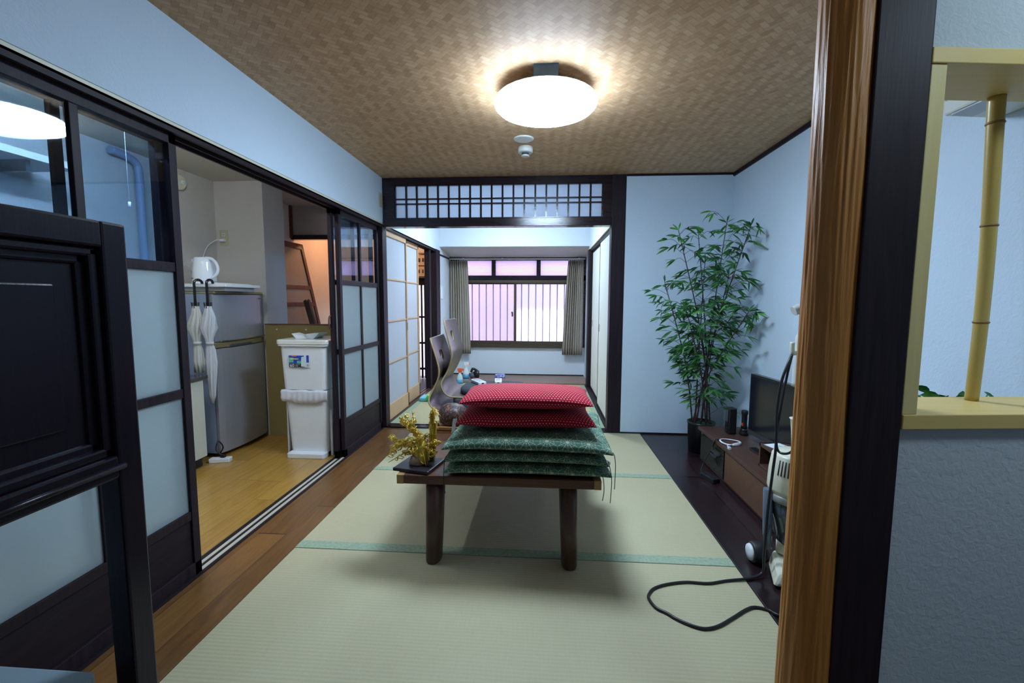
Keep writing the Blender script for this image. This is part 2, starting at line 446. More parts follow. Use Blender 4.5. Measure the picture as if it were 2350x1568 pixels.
# ceiling of the main room, the other ceilings, and an added cover slab
struct('ceiling', B(-1.52, 1.7, -1.95, 3.98, ZC, ZC+.06), CEIL)
struct('ceiling', B(-1.52, .75, 3.98, 6.1, 2.36, 2.42), WALL_REAR)
struct('ceiling', B(-2.8, -1.52, -1.0, 3.60, 2.105, 2.16), KCEIL)
struct('ceiling', B(-2.95, -1.52, 3.60, 6.5, 2.20, 2.26), KWALL)
struct('ceiling', B(-3.1, 2.6, -2.1, 6.95, 2.44, 2.52), SOFFIT)  # added unseen slab over all rooms, keeps sky light from leaking in
struct('ceiling', MB().hexa([(-1.43, 6.06, 1.86), (.66, 6.06, 1.86), (.66, 6.78, 1.77), (-1.43, 6.78, 1.77), (-1.43, 6.06, 2.44), (.66, 6.06, 2.44), (.66, 6.78, 2.44), (-1.43, 6.78, 2.44)]), SOFFIT)
# left wall: white band above the sliding doors
struct('wall_left', B(-1.54, XL, -1.9, 3.863, 1.812, 2.44), WALL)
struct('wall_left', B(-1.54, XL, -1.9, .86, -.06, 1.812), WALL)
struct('trim_1', B(-1.54, XL-.004, .86, 3.863, 1.800, 1.812), CREAMP)
k = MB()
for a, b_ in ((-1.415, -1.400), (-1.465, -1.455), (-1.515, -1.505)): k.box(a, b_, .86, 3.863, 1.775, 1.80)
k.box(-1.515, -1.400, .86, 3.863, 1.792, 1.80); struct('trim_2', k, DARKY)
k = MB()
k.box(-1.513, -1.415, -.9, 3.863, -.06, -.012)
for a, b_ in ((-1.513, -1.492), (-1.469, -1.457), (-1.433, -1.415)): k.box(a, b_, -.9, 3.863, -.012, .004)
sill = struct('trim_3', k, DARKY)
k = MB().box(-1.491, -1.470, -.9, 3.863, -.012, .0015).box(-1.456, -1.434, -.9, 3.863, -.012, .0015)
struct('trim_4', k, plain('pale_groove_strip', (.50, .46, .38), .5))
struct('trim_5', B(-1.52, -1.40, .86, .93, 0, 1.812), DARK, bev=.003)
# partition with the lattice transom
struct('trim_6', B(-1.475, -1.400, YP, YP+.10, 0, 1.80), DARK, bev=.003)
struct('trim_7', B(.562, .676, YP, YP+.11, -.05, ZC), DARK, bev=.002)
struct('trim_8', B(XL, .562, YP, YP+.10, 1.777, 1.845), DARKH, bev=.003)
k = MB().box(XL, .562, YP+.01, YP+.09, 2.130, ZC).box(XL, -1.292, YP+.01, YP+.09, 1.845, 2.13).box(.485, .562, YP+.01, YP+.09, 1.845, 2.13)
struct('trim_9', k, DARKH)
ranma = sempty('window_1', (-.4, YP+.05, 1.99))
k = MB()
X0, X1, Z0, Z1 = -1.284, .4775, 1.855, 2.123
k.box(X0-.008, X1+.008, YP+.02, YP+.045, Z0-.01, Z0).box(X0-.008, X1+.008, YP+.02, YP+.045, Z1, Z1+.007)
k.box(X0-.008, X0, YP+.02, YP+.045, Z0, Z1).box(X1, X1+.008, YP+.02, YP+.045, Z0, Z1)
for i in range(1, 19):
    x = X0+(X1-X0)*i/19; k.box(x-.0075, x+.0075, YP+.02, YP+.042, Z0, Z1)
for z in (1.971, 2.012): k.box(X0, X1, YP+.018, YP+.042, z-.006, z+.006)
mesh_obj('lattice', k, DARKH, ranma)
mesh_obj('pane', B(X0, X1, YP+.046, YP+.050, Z0, Z1), RANMAP, ranma)
struct('wall_back', B(.676, 1.62, YP, YP+.10, -.05, 2.44), WALL)
struct('wall_back', B(-1.52, .676, YP+.02, YP+.09, ZC+.005, 2.44), WALL)
struct('trim_10', B(.676, XR-.006, YP-.006, YP+.004, 2.172, 2.19), DARKH)
struct('trim_11', B(XR-.012, XR+.004, 1.15, YP, 2.160, 2.19), DARKY)
struct('baseboard_back', B(.676, XR, YP-.006, YP+.01, 0, .014), DARKH)
struct('wall_right', B(XR, XR+.1, 1.02, YP+.1, -.05, 2.44), WALL)
# threshold between the two rooms
k = MB().box(XL-.02, .562, YP, YP+.10, -.06, .004)
for a in (0, .04, .085): k.box(XL-.02, .562, YP+a, YP+a+.016, .004, .014)
struct('trim_12', k, DARKH)
# rear room
struct('wall_left', B(-1.56, -1.42, YP+.1, 6.06, 1.812, 2.44), WALL_REAR)
k = MB()
for a, b_ in ((-1.435, -1.42), (-1.475, -1.465), (-1.515, -1.50)): k.box(a, b_, YP+.1, 6.06, 1.782, 1.812)
k.box(-1.515, -1.42, YP+.1, 6.06, 1.80, 1.812); struct('trim_13', k, DARKY)
k = MB().box(-1.52, -1.42, YP+.1, 6.06, -.06, 0)
for a in (-1.52, -1.478, -1.434): k.box(a, a+.014, YP+.1, 6.06, 0, .008)
struct('trim_14', k, STAND)
struct('trim_15', B(-1.54, -1.405, 5.86, 6.06, -.05, 1.812), DARK, bev=.003)
struct('trim_16', B(-1.51, -1.445, 5.64, 5.72, -.01, 1.79), DARK, bev=.003)
struct('wall_left', B(-1.56, -1.405, 6.06, 6.9, -.06, 2.44), WALL_REAR)
struct('trim_17', B(-1.407, -1.395, 6.06, 6.74, 1.745, 1.765), DARKY)
struct('wall_right', B(.60, .70, YP+.1, 6.1, 1.825, 2.44), WALL_REAR)
struct('trim_18', B(.585, .61, YP+.1, 6.06, 1.805, 1.825), CREAMP)
struct('trim_19', B(.60, .70, YP+.1, 6.06, 1.78, 1.806), DARKY)
struct('trim_20', B(.58, .70, 5.90, 6.06, -.05, 1.81), DARK, bev=.003)
struct('trim_21', MB().box(.568, .70, YP+.1, 6.0, -.06, .006).box(.568, .585, YP+.1, 6.0, .006, .012), DARKY)
struct('wall_right', B(.70, .85, YP+.11, 6.9, -.06, 2.44), DARK)
struct('wall_right', B(.62, .70, 6.06, 6.9, -.06, 2.44), WALL_REAR)
struct('wall_back', B(-1.43, .63, 6.05, 6.062, 1.865, 2.44), WALL_REAR)
struct('wall_back', B(-1.43, .63, 6.72, 6.84, -.06, .445), WALL_REAR)
struct('wall_back', B(-1.43, .63, 6.74, 6.84, 1.75, 2.44), WALL_REAR)
struct('baseboard_back', B(-1.40, .61, 6.712, 6.722, .018, .034), DARKH)
# bay window
win = sempty('window_2', (-.4, 6.75, 1.1))
k = MB()
k.box(-1.42, .63, 6.70, 6.80, 1.735, 1.775).box(-1.42, .63, 6.71, 6.79, 1.445, 1.515).box(-1.42, -1.29, 6.71, 6.79, .445, 1.775).box(.58, .63, 6.71, 6.79, .445, 1.775)
for x in (-.748, -.078): k.box(x-.03, x+.03, 6.715, 6.785, 1.515, 1.735)
mesh_obj('frame', k, DARKH, win)
k = MB().box(-1.29, .58, 6.70, 6.80, 1.405, 1.445).box(-1.29, .58, 6.69, 6.80, .438, .485).box(-1.29, .58, 6.675, 6.70, .438, .452)
mesh_obj('sash_rail', k, BRONZE, win)
for a, b_, yy in ((-1.28, -.41, 6.735), (-.44, .57, 6.715)):
    k = MB().box(a, b_, yy, yy+.018, .485, .535).box(a, b_, yy, yy+.018, 1.385, 1.405).box(a, a+.035, yy, yy+.018, .53, 1.39).box(b_-.03, b_, yy, yy+.018, .53, 1.39)
    s_ = mesh_obj('sash', k, BRONZE, win)
    mesh_obj('pane', B(a+.03, b_-.03, yy+.006, yy+.010, .53, 1.39), BAYGLASS, s_)
mesh_obj('latch', MB().box(-.475, -.452, 6.70, 6.72, .905, .955).sphere((-.468, 6.705, .965), .014), BRONZE, win)
for a, b_ in ((-1.29, -.778), (-.718, -.108), (-.048, .58)): mesh_obj('transom_pane', B(a, b_, 6.75, 6.754, 1.515, 1.735), RIBBED, win)
k = MB()
for i in range(18): k.box(-1.30+i*.1075-.008, -1.30+i*.1075+.008, 6.795, 6.815, .44, 1.42)
mesh_obj('window_bars', k, plain('blue_grey_bars', (.14, .14, .30), .5), win)
struct('wall_outside', B(-1.85, -.46, 7.9, 8.0, -.1, 2.2), OUT_PINK)
struct('wall_outside', B(-.46, 1.6, 7.9, 8.0, .98, 2.3), plaster('added_lavender_wall', (.92, .92, .99), .3))  # added wall, tones down the bright sky behind the right sash
struct('ground_outside', B(-5, 4, 6.95, 12, -.2, -.1), plain('pale_concrete', (.55, .53, .60), .9))
# kitchen and hall walls
struct('wall_left', B(-2.80, -2.70, -1.0, 3.62, -.06, 2.16), KWALL)
struct('wall_kitchen', B(-2.70, -2.29, 3.58, 3.87, -.06, 2.2), KWALL)
struct('wall_kitchen', B(-2.8, -1.5, -1.0, -.9, -.06, 2.44), KWALL)
struct('wall_kitchen', B(-2.3, -1.52, 3.565, 3.575, 2.09, 2.26), KWALL)
board = struct('wall_kitchen', B(-2.30, -1.52, 3.555, 3.575, 0, .94), OLIVE)
struct('trim_22', B(-2.30, -1.52, 3.548, 3.580, .94, .947), REDWOOD)
k = MB()
for x in (-2.2, -1.95, -1.7): k.tube([(x, 3.553, .90), (x, 3.556, .90)], .006)
mesh_obj('screw', k, WHITEP, board)
struct('wall_hall', B(-2.97, -2.87, 3.87, 6.5, -.06, 2.3), HALLWALL)
struct('wall_hall', B(-2.87, -2.69, 3.80, 3.87, -.06, 2.3), HALLWALL)
struct('wall_hall', B(-2.87, -1.52, 5.0, 5.05, 1.875, 2.22), KWALL)
struct('trim_23', B(-2.87, -1.52, 4.98, 5.06, 1.825, 1.875), DARKH)
struct('trim_24', B(-2.89, -2.85, 4.96, 5.02, 1.84, 2.2), REDWOOD)
struct('wall_hall', B(-2.97, -1.93, 6.40, 6.50, -.06, 2.3), HALLWALL)
struct('wall_hall', B(-1.93, -1.42, 6.40, 6.50, 1.46, 2.44), HALLWALL)
struct('wall_hall', B(-3.1, -2.97, -2.1, 6.95, -.06, 2.5), KWALL)  # added outer wall, unseen, closes the side against sky light
lat = sempty('window_3', (-1.7, 6.42, .7))
k = MB().box(-1.93, -1.5, 6.38, 6.48, 1.36, 1.46)
for i in range(9): k.box(-1.93+i*.05, -1.93+i*.05+.022, 6.42, 6.45, 0, 1.36)
for z in (.14, .52, .90): k.box(-1.93, -1.5, 6.41, 6.455, z-.014, z+.014)
mesh_obj('lattice', k, DARK, lat)
# room around the camera
struct('wall_front', B(-1.54, 2.6, -2.0, -1.9, -.06, 2.44), WALL)
struct('wall_right', B(2.3, 2.4, -2.0, 1.6, -.06, 2.44), WALL)
struct('wall_right', B(1.63, 2.4, 1.35, 1.45, -.06, 2.44), WALL)
# near partition with the framed opening (turned a little away from the camera)
A = math.radians(6)
def np_(x, y, z=0): return Vector((.787+(x-.787)*math.cos(A)-(y-1.02)*math.sin(A), 1.02+(x-.787)*math.sin(A)+(y-1.02)*math.cos(A), z))
def rb(mb, x0, x1, y0, y1, z0, z1):
    P = [np_(x, y) for x, y in ((x0, y0), (x1, y0), (x1, y1), (x0, y1))]
    return mb.hexa([(p.x, p.y, z0) for p in P]+[(p.x, p.y, z1) for p in P])
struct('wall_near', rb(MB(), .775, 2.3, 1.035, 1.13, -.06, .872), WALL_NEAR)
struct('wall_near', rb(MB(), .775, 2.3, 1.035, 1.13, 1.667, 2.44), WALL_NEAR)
fr = sempty('window_4', (.79, 1.03, .87))
mesh_obj('sill', rb(MB(), .788, 2.2, 1.018, 1.20, .870, .903), PINEX, fr, bev=.002)
mesh_obj('header', rb(MB(), .785, 2.2, 1.018, 1.185, 1.636, 1.667), PINEX, fr, bev=.002)
mesh_obj('jamb', rb(MB(), .788, .822, 1.022, 1.17, .903, 1.636), PINE, fr, bev=.002)
struct('trim_25', B(.677, .787, 1.02, 1.14, -.06, 2.19), DARK, bev=.003)

# ------------------------------------------------------------------ sliding doors
def slide_door(name, x, y0, y1, th=.028, cols=2, rear=False):
    d = sempty(name, (x, (y0+y1)/2, .01)); st, z0, z1 = .036, .003, 1.785
    k = MB(); a, b_ = x-th/2, x+th/2
    k.box(a, b_, y0, y0+st, z0, z1).box(a, b_, y1-st, y1, z0, z1)
    k.box(a, b_, y0, y1, z0, z0+.055).box(a, b_, y0, y1, z1-.045, z1)
    for z in (1.272, .772, .262): k.box(a+.003, b_-.003, y0+st, y1-st, z-.018, z+.018)
    ym = (y0+y1)/2
    k.box(a+.004, b_-.004, ym-.014, ym+.014, .262, z1-.04)
    mesh_obj('frame', k, DARK, d, bev=.002)
    mesh_obj('lower_panel', B(x-.005, x+.005, y0+st-.003, y1-st+.003, z0+.05, .25), DARKY, d)
    for i in range(2):
        p0, p1 = (y0+st, ym-.014) if i == 0 else (ym+.014, y1-st)
        mesh_obj('clear_pane', B(x-.002, x+.002, p0-.002, p1+.002, 1.288, z1-.043), CLEAR, d)
        for c0, c1 in ((.788, 1.256), (.278, .756)):
            mesh_obj('frosted_pane', B(x-.002, x+.002, p0-.002, p1+.002, c0, c1), FROST, d)
    return d
t = thing('kitchen_fill_lamp', 'added unseen kitchen fill lamp just behind the head of the sliding doors', 'lamp', (-1.75, 1.7, 2.105))  # added lamp, out of view, brightens the kitchen behind the glass
mesh_obj('case', B(-1.80, -1.70, 1.2, 2.2, 2.075, 2.104), OFFWHITE, t)
mesh_obj('tube', MB().tube([(-1.75, 1.22, 2.06), (-1.75, 2.18, 2.06)], .014, 12), emit('kitchen_fill_glow', (.86, .92, 1), FILL_KITCHEN), t)
slide_door('door_1', -1.444, .945, 1.705)
slide_door('door_2', -1.481, .925, 1.685)
slide_door('door_3', -1.444, 3.085, 3.845)
d4 = slide_door('door_4', -1.481, 3.05, 3.81)
mesh_obj('pull_handle', MB().tube(smooth_path([(-1.492, 3.055, 1.035), (-1.492, 3.04, 1.03), (-1.492, 3.028, 1.01), (-1.492, 3.028, .965), (-1.492, 3.04, .945), (-1.492, 3.055, .94)], 3), .006), REDWOOD, d4)
def shoji(name, x, y0, y1):
    d = sempty(name, (x, (y0+y1)/2, .01)); k = MB()
    a, b_ = x-.014, x+.014
    k.box(a, b_, y0, y0+.028, .01, 1.79).box(a, b_, y1-.028, y1, .01, 1.79).box(a, b_, y0, y1, 1.735, 1.79).box(a, b_, y0, y1, .01, .155)
    for i in (1, 2, 3): k.box(x-.004, x+.008, y0+.028, y1-.028, .155+i*.395-.007, .155+i*.395+.007)
    mesh_obj('frame', k, LIGHTWOOD, d, bev=.0015)
    mesh_obj('pane', B(x-.004, x-.001, y0+.02, y1-.02, .15, 1.74), PAPER, d); return d
s1 = shoji('door_5', -1.452, 3.97, 4.68)
shoji('door_6', -1.487, 4.60, 5.24)
mesh_obj('finger_pull', B(-1.439, -1.436, 4.655, 4.668, .83, .91), BRONZE, s1)
def fusuma(name, x, y0, y1, pull):
    d = sempty(name, (x, (y0+y1)/2, .01)); k = MB()
    a, b_ = x-.011, x+.011
    k.box(a, b_, y0, y0+.018, .012, 1.785).box(a, b_, y1-.018, y1, .012, 1.785).box(a, b_, y0, y1, 1.755, 1.785).box(a, b_, y0, y1, .012, .035)
    mesh_obj('frame', k, DARK, d, bev=.002)
    mesh_obj('panel', B(x-.008, x+.008, y0+.017, y1-.017, .034, 1.757), FUSUMA, d)
    mesh_obj('finger_pull', B(x-.010, x-.0075, pull-.015, pull+.015, .82, .90), BRONZE, d)
fusuma('door_7', .606, 3.98, 4.90, 4.83)
fusuma('door_8', .636, 4.85, 5.89, 5.80)

# ------------------------------------------------------------------ tatami
def mat_thing(label, x0, x1, y0, y1, m, borders, z=0.0):
    t = thing('tatami_mat', label, 'mat', ((x0+x1)/2, (y0+y1)/2, -.055))
    mesh_obj('rush_surface', B(x0+.001, x1-.001, y0+.001, y1-.001, -.055, z), m, t, bev=.001)
    for (a, b_, c, d) in borders:
        mesh_obj('cloth_border', B(a, b_, c, d, z-.01, z+.0015), HERI, t, bev=.0006)
TX0, TX1 = -1.142, .846
mat_thing('nearest tatami mat, running under the front of the table to the photographer', TX0, TX1, .946, 1.910, TATAMI, [])
mat_thing('middle tatami mat under the table, bordered by the widest green band', TX0, TX1, 1.910, 2.876, TATAMI, [(TX0+.001, TX1-.001, 1.911, 1.973)])
mat_thing('far tatami mat of the front room, ending at the threshold and white wall', TX0, TX1, 2.876, 3.862, TATAMI, [(TX0+.001, TX1-.001, 2.877, 2.937), (TX0+.001, TX1-.001, 3.845, 3.861)])
mat_thing('rear room tatami mat along the pale shoji doors', -1.42, -.42, 3.964, 6.078, TATAMI_R, [(-1.418, -1.36, 3.966, 6.076)])
mat_thing('rear room tatami mat along the white closet doors', -.42, .567, 3.964, 6.078, TATAMI_R, [(.507, .565, 3.966, 6.076)])

# ------------------------------------------------------------------ lamps
def ceiling_lamp(x, y, zc, r, strength, label, col=COOL):
    t = thing('ceiling_lamp', label, 'lamp', (x, y, zc))
    mesh_obj('mount', MB().lathe(x, y, [(.075, zc), (.075, zc-.05)]), plain('dark_blue_mount', (.05, .12, .22), .4), t)
    mesh_obj('rim', MB().lathe(x, y, [(.12, zc-.045), (r*.80, zc-.046), (r*.95, zc-.060), (r*.974, zc-.0658), (r*.95, zc-.064), (r*.90, zc-.062), (.1, zc-.052)]), WHITEP, t)
    if label.startswith('round white'): mesh_obj('adaptor_box', B(x-.055, x+.055, y-.22, y-.15, zc-.056, zc), plain('blue_adaptor', (.03, .09, .16), .4), t)
    prof = [(r*.955, zc-.066), (r*.985, zc-.071), (r, zc-.080), (r*.985, zc-.092), (r*.93, zc-.106), (r*.8, zc-.119), (r*.6, zc-.129), (r*.35, zc-.135), (r*.1, zc-.137)]
    mesh_obj('diffuser', MB().lathe(x, y, prof, 48), emit('lamp_glow', col, strength), t)
ceiling_lamp(0.0, 2.30, ZC, .252, LAMP_MAIN, 'round white ceiling lamp glowing over the low table')
ceiling_lamp(-.4, 5.0, 2.36, .22, LAMP_REAR, 'round ceiling lamp of the rear room hidden behind the lattice transom', (.68, .86, 1.0))
ceiling_lamp(1.32, .45, ZC, .17, LAMP_ENTRY, 'round ceiling lamp beside the entrance behind the photographer', (.66, .86, 1.0))
t = thing('pendant_lamp', 'warm bulb hanging in the hall beyond the kitchen', 'lamp', (-2.25, 5.6, 2.2))
mesh_obj('flex', MB().tube([(-2.25, 5.6, 2.2), (-2.25, 5.6, 2.12)], .004), BLACKP, t)
mesh_obj('bulb', MB().sphere((-2.25, 5.6, 2.07), .06), emit('warm_glow', (1, .50, .24), LAMP_HALL*2), t)

# ceiling plate and smoke detector
t = thing('ceiling_cover_plate', 'thin round white cover plate on the ceiling between lamp and detector', 'cover plate', (-.139, 3.0, ZC))
mesh_obj('plate', MB().lathe(-.139, 3.0, [(.066, ZC), (.066, ZC-.004), (.058, ZC-.008)]), OFFWHITE, t)
t = thing('smoke_detector', 'small white smoke detector on the woven ceiling near the lattice transom', 'detector', (-.135, 3.17, ZC))
mesh_obj('body', MB().lathe(-.135, 3.17, [(.052, ZC), (.052, ZC-.03), (.045, ZC-.038)]), OFFWHITE, t)
mesh_obj('sensor_cage', MB().lathe(-.135, 3.17, [(.024, ZC-.038), (.024, ZC-.052)], 14), plain('dark_slots', (.05, .07, .12), .6), t)
mesh_obj('cap', MB().lathe(-.135, 3.17, [(.028, ZC-.052), (.028, ZC-.058), (.02, ZC-.061)]), OFFWHITE, t)
tag(mesh_obj('wall_plate', B(XL, XL+.006, 3.785, 3.845, 1.935, 2.05), plain('beige_plate', (.50, .48, .28), .5), bev=.002), 'beige blank plate high on the white wall beside the lattice transom', 'wall plate')
tag(mesh_obj('wall_remote', B(-1.405, -1.388, 6.10, 6.17, 1.165, 1.33), WHITEP, bev=.003), 'slim white control holder on the wall left of the curtains', 'remote')

# ------------------------------------------------------------------ low table
ZT = .410
t = thing('low_table', 'long dark walnut low table with pale corner inserts, piled with cushions', 'table', (-.184, 2.55, 0))
x0, x1, y0, y1 = -.614, .246, 1.80, 3.30
mesh_obj('tabletop', MB().box(x0+.03, x1-.03, y0, y1, ZT-.038, ZT).box(x0, x0+.03, y0+.04, y1-.04, ZT-.038, ZT).box(x1-.03, x1, y0+.04, y1-.04, ZT-.038, ZT), TABLE, t, bev=.003)
for cx in (x0, x1-.03):
    for cy in (y0, y1-.04): mesh_obj('corner_insert', B(cx, cx+.03, cy, cy+.04, ZT-.0385, ZT+.0003), TABLECORNER, t, bev=.001)
for sx in (0, 1):
    for sy in (0, 1):
        cx, cy = (-.462, .112)[sx], (1.872, 3.215)[sy]; s = 1 if sx == 0 else -1
        def ring(z, q):
            P = []
            ox = s*.0 - s*(1-z/.372)*.012
            for i in range(16):
                th = 2*PI*i/16; rx = .036*q; ry = .056*q
                x_ = rx*math.copysign(abs(math.cos(th))**.75, math.cos(th)); y_ = ry*math.copysign(abs(math.sin(th))**.9, math.sin(th))
                P.append((cx+ox+x_, cy+y_, z))
            return P
        mesh_obj('leg', MB().ring_loft([ring(.0018, .88), ring(.008, .95), ring(.372, 1.1)]), TABLELEG, t)

# ------------------------------------------------------------------ cushions
def pillow(name, label, cx, cy, zs, w, d, hb, ht, rot, m, group, pinch=.045, seed=0, p=5, sag=.004, fe=.36, pu=None):
    t = thing(name, label, 'cushion', (cx, cy, zs-hb), rot, group)
    n = 34; bm = bmesh.new(); uvl = bm.loops.layers.uv.new('UVMap')
    def f(u, v): return max(0, (1-abs(u)**(pu or p))*(1-abs(v)**p))**fe
    V = {}
    for side in (1, -1):
        for i in range(n+1):
            for j in range(n+1):
                edge = i in (0, n) or j in (0, n)
                if side == -1 and edge: V[(side, i, j)] = V[(1, i, j)]; continue
                u = math.sin((i/n*2-1)*PI/2*.94)/math.sin(PI/2*.94); v = math.sin((j/n*2-1)*PI/2*.94)/math.sin(PI/2*.94)
                x = u*w/2*(1-pinch*(1-v*v)); y = v*d/2*(1-pinch*(1-u*u))
                h = (ht if side == 1 else hb)*f(u, v)
                q = noise.noise(Vector((x*5+seed, y*5, seed)))
                zz = side*h*(1-.03*abs(q)) + sag*q*(1-f(u, v)*.9)*2
                zz += -.012*(abs(u)*abs(v))**6
                V[(side, i, j)] = bm.verts.new((x, y, hb+zz))
    # arc-length uv
    def arc(side):
        vs, out = 0, [0]; m_ = n//2
        for j in range(1, n+1):
            vs += (V[(side, m_, j)].co-V[(side, m_, j-1)].co).length; out.append(vs)
        return [o-vs/2 for o in out]
    def arcu(side):
        vs, out = 0, [0]; m_ = n//2
        for i in range(1, n+1):
            vs += (V[(side, i, m_)].co-V[(side, i-1, m_)].co).length; out.append(vs)
        return [o-vs/2 for o in out]
    for side in (1, -1):
        av, au = arc(side), arcu(side)
        for i in range(n):
            for j in range(n):
                ids = [(i, j), (i+1, j), (i+1, j+1), (i, j+1)]
                fc = bm.faces.new([V[(side, a, b_)] for a, b_ in ids]); fc.smooth = True
                for lp, (a, b_) in zip(fc.loops, ids): lp[uvl].uv = (au[a]+(0 if side == 1 else .31), av[b_]+(0 if side == 1 else .17))
    me_o = mesh_obj('cover', bm, m, t, world=False)
    return t, me_o
def on_table(name, t, mb, m): return mesh_obj(name, mb, m, t)
GG, RG = 'green zabuton cushions stacked on the low table', 'red dotted cushions on top of the pile'
g1, _ = pillow('floor_cushion', 'green star-patterned floor cushion at the bottom of the pile, on the table', -.062, 2.11, .440, .70, .64, .028, .024, 0, GREENCLOTH, GG, seed=1)
g2, _ = pillow('floor_cushion', 'thin green star-patterned floor cushion, second from the bottom of the pile', -.066, 2.10, .490, .685, .63, .022, .024, -.01, GREENCLOTH, GG, seed=4)
g3, _ = pillow('floor_cushion', 'uppermost green floor cushion, directly under the two red ones', -.058, 2.105, .538, .71, .64, .022, .045, -.025, GREENCLOTH, GG, seed=7, p=4)
r1, _ = pillow('floor_cushion', 'lower red cushion with white dots, resting on the green pile', -.075, 2.04, .632, .60, .38, .045, .034, .03, REDCLOTH, RG, seed=11, p=3.0, pinch=.06, fe=.48, pu=5)
r2, _ = pillow('floor_cushion', 'topmost red cushion with white dots, crowning the whole pile', -.072, 2.02, .718, .575, .32, .050, .042, 0, REDCLOTH, RG, seed=16, p=2.6, pinch=.05, fe=.5, pu=3.2)
def thread(t, pts): mesh_obj('corner_thread', MB().tube(smooth_path(pts, 5), .0016, 5), plain('dark_thread', (.02, .02, .02), .8), t)
thread(g3, [(.285, 1.783, .538), (.292, 1.775, .525), (.296, 1.77, .48), (.294, 1.772, .39)])
thread(g2, [(.268, 1.785, .500), (.276, 1.775, .47), (.282, 1.77, .42), (.279, 1.775, .33)])
thread(g1, [(.240, 1.785, .445), (.249, 1.772, .43), (.252, 1.768, .38), (.247, 1.772, .34)])
thread(g2, [(-.398, 1.80, .500), (-.405, 1.79, .48), (-.408, 1.785, .40), (-.404, 1.79, .34)])
mesh_obj('care_tag', MB().hexa([(.262, 1.79, .493), (.280, 1.80, .480), (.285, 1.83, .478), (.268, 1.83, .490), (.262, 1.79, .4945), (.280, 1.80, .4815), (.285, 1.83, .4795), (.268, 1.83, .4915)]), PAPERW, g2)
mesh_obj('care_tag', MB().hexa([(-.362, 1.852, .645), (-.382, 1.86, .632), (-.390, 1.86, .575), (-.374, 1.852, .590), (-.362, 1.854, .645), (-.382, 1.862, .642), (-.390, 1.862, .585), (-.374, 1.854, .590)]), PAPERW, r1)

# ------------------------------------------------------------------ legless chairs stacked on the table
def zaisu(prof, y0, y1, label, hole_s, skirt=None):
    P = smooth_path([(x, 0, z) for x, z in prof], 6); n = len(P)
    L = [0]
    for a, b_ in zip(P, P[1:]): L.append(L[-1]+(b_-a).length)
    t = thing('legless_chair', label, 'chair', (P[-1].x-.2, (y0+y1)/2, min(p.z for p in P)), 0, 'bent plywood legless chairs on the table')
    # resample
    step = .0105; N = int(L[-1]/step); Q = []
    for i in range(N+1):
        s = L[-1]*i/N; j = max(k for k in range(n) if L[k] <= s+1e-9); j = min(j, n-2)
        q = (s-L[j])/(L[j+1]-L[j]); Q.append(P[j].lerp(P[j+1], q))
    bm = bmesh.new(); K = 40; V = []; yc = (y0+y1)/2
    for i, q in enumerate(Q):
        s = L[-1]*i/N
        wf = 1.0
        if s < .05: wf = .90+.10*math.sin(s/.05*PI/2)
        if s > L[-1]-.12: wf = 1-.25*((s-L[-1]+.12)/.12)**2
        waist = 1-.10*math.exp(-((s-.36)/.09)**2)
        bow = .018
        row = []
        for k in range(K+1):
            v = k/K*2-1
            T = (Q[min(i+1, N)]-Q[max(i-1, 0)]).normalized(); Nn = Vector((T.z, 0, -T.x))
            cup = -bow*(1-v*v)*(1 if s < .45 else max(0, 1-(s-.45)/.1))
            p = q+Nn*(-cup)
            row.append(bm.verts.new((p.x, yc+v*(y1-y0)/2*wf*waist, p.z)))
        V.append(row)
    hs, hr = hole_s, .042
    def inside(s, y):
        return ((s-hs)**2+(y-yc)**2) < hr**2 and s > hs-hr*.55
    rim = []
    for i in range(N):
        for k in range(K):
            s = L[-1]*(i+.5)/N; y = yc+((k+.5)/K*2-1)*(y1-y0)/2*.95
            if inside(s, y): continue
            f = bm.faces.new((V[i][k], V[i][k+1], V[i+1][k+1], V[i+1][k])); f.smooth = True
    for v in [v for v in bm.verts if not v.link_faces]: bm.verts.remove(v)
    # ease the hole outline
    hv = [v for v in bm.verts if any(len(e.link_faces) == 1 for e in v.link_edges) and abs(v.co.y-yc) < .06]
    for _ in range(3):
        new = {}
        for v in hv:
            nb = [e.other_vert(v) for e in v.link_edges if len(e.link_faces) == 1]
            if len(nb) == 2 and all(abs(w.co.y-yc) < .06 for w in nb): new[v] = v.co*.4+(nb[0].co+nb[1].co)*.3
        for v, c in new.items(): v.co = c
    mesh_obj('bent_plywood_shell', bm, [ZAISU, PLYEDGE], t, solid=.011)
    return t, Q
up = [(-.653, 1.017), (-.642, .969), (-.619, .874), (-.602, .802), (-.609, .744), (-.636, .671), (-.669, .612), (-.675, .582), (-.658, .538), (-.623, .509), (-.579, .504), (-.505, .503), (-.35, .503), (-.22, .503)]
lo = [(-.728, .905), (-.712, .860), (-.680, .757), (-.668, .690), (-.680, .630), (-.712, .565), (-.735, .520), (-.738, .478), (-.705, .440), (-.66, .424), (-.58, .420), (-.45, .419), (-.30, .419)]
z1_, _ = zaisu(up, 2.90, 3.30, 'upper bent plywood legless chair with half-moon grip hole and charcoal seat pad', .105)
z2_, _ = zaisu(lo, 2.82, 3.22, 'lower bent plywood legless chair, left of and beneath the one with remotes', .125)
k = MB(); rr = []
for (q, z) in ((.92, .512), (1.0, .518), (1.0, .540), (.93, .552), (.75, .558), (.4, .561)):
    rr.append([(-.335+.235*q*math.copysign(abs(math.cos(2*PI*i/40))**.62, math.cos(2*PI*i/40)), 3.10+.190*q*math.copysign(abs(math.sin(2*PI*i/40))**.62, math.sin(2*PI*i/40)), z) for i in range(40)])
mesh_obj('seat_pad', k.ring_loft(rr), GREYCUSH, z1_)
mesh_obj('seat_pad', MB().rbox(-.60, -.16, 2.88, 3.16, .4255, .4965, .06), GREYCUSH, z2_, bev=.012)
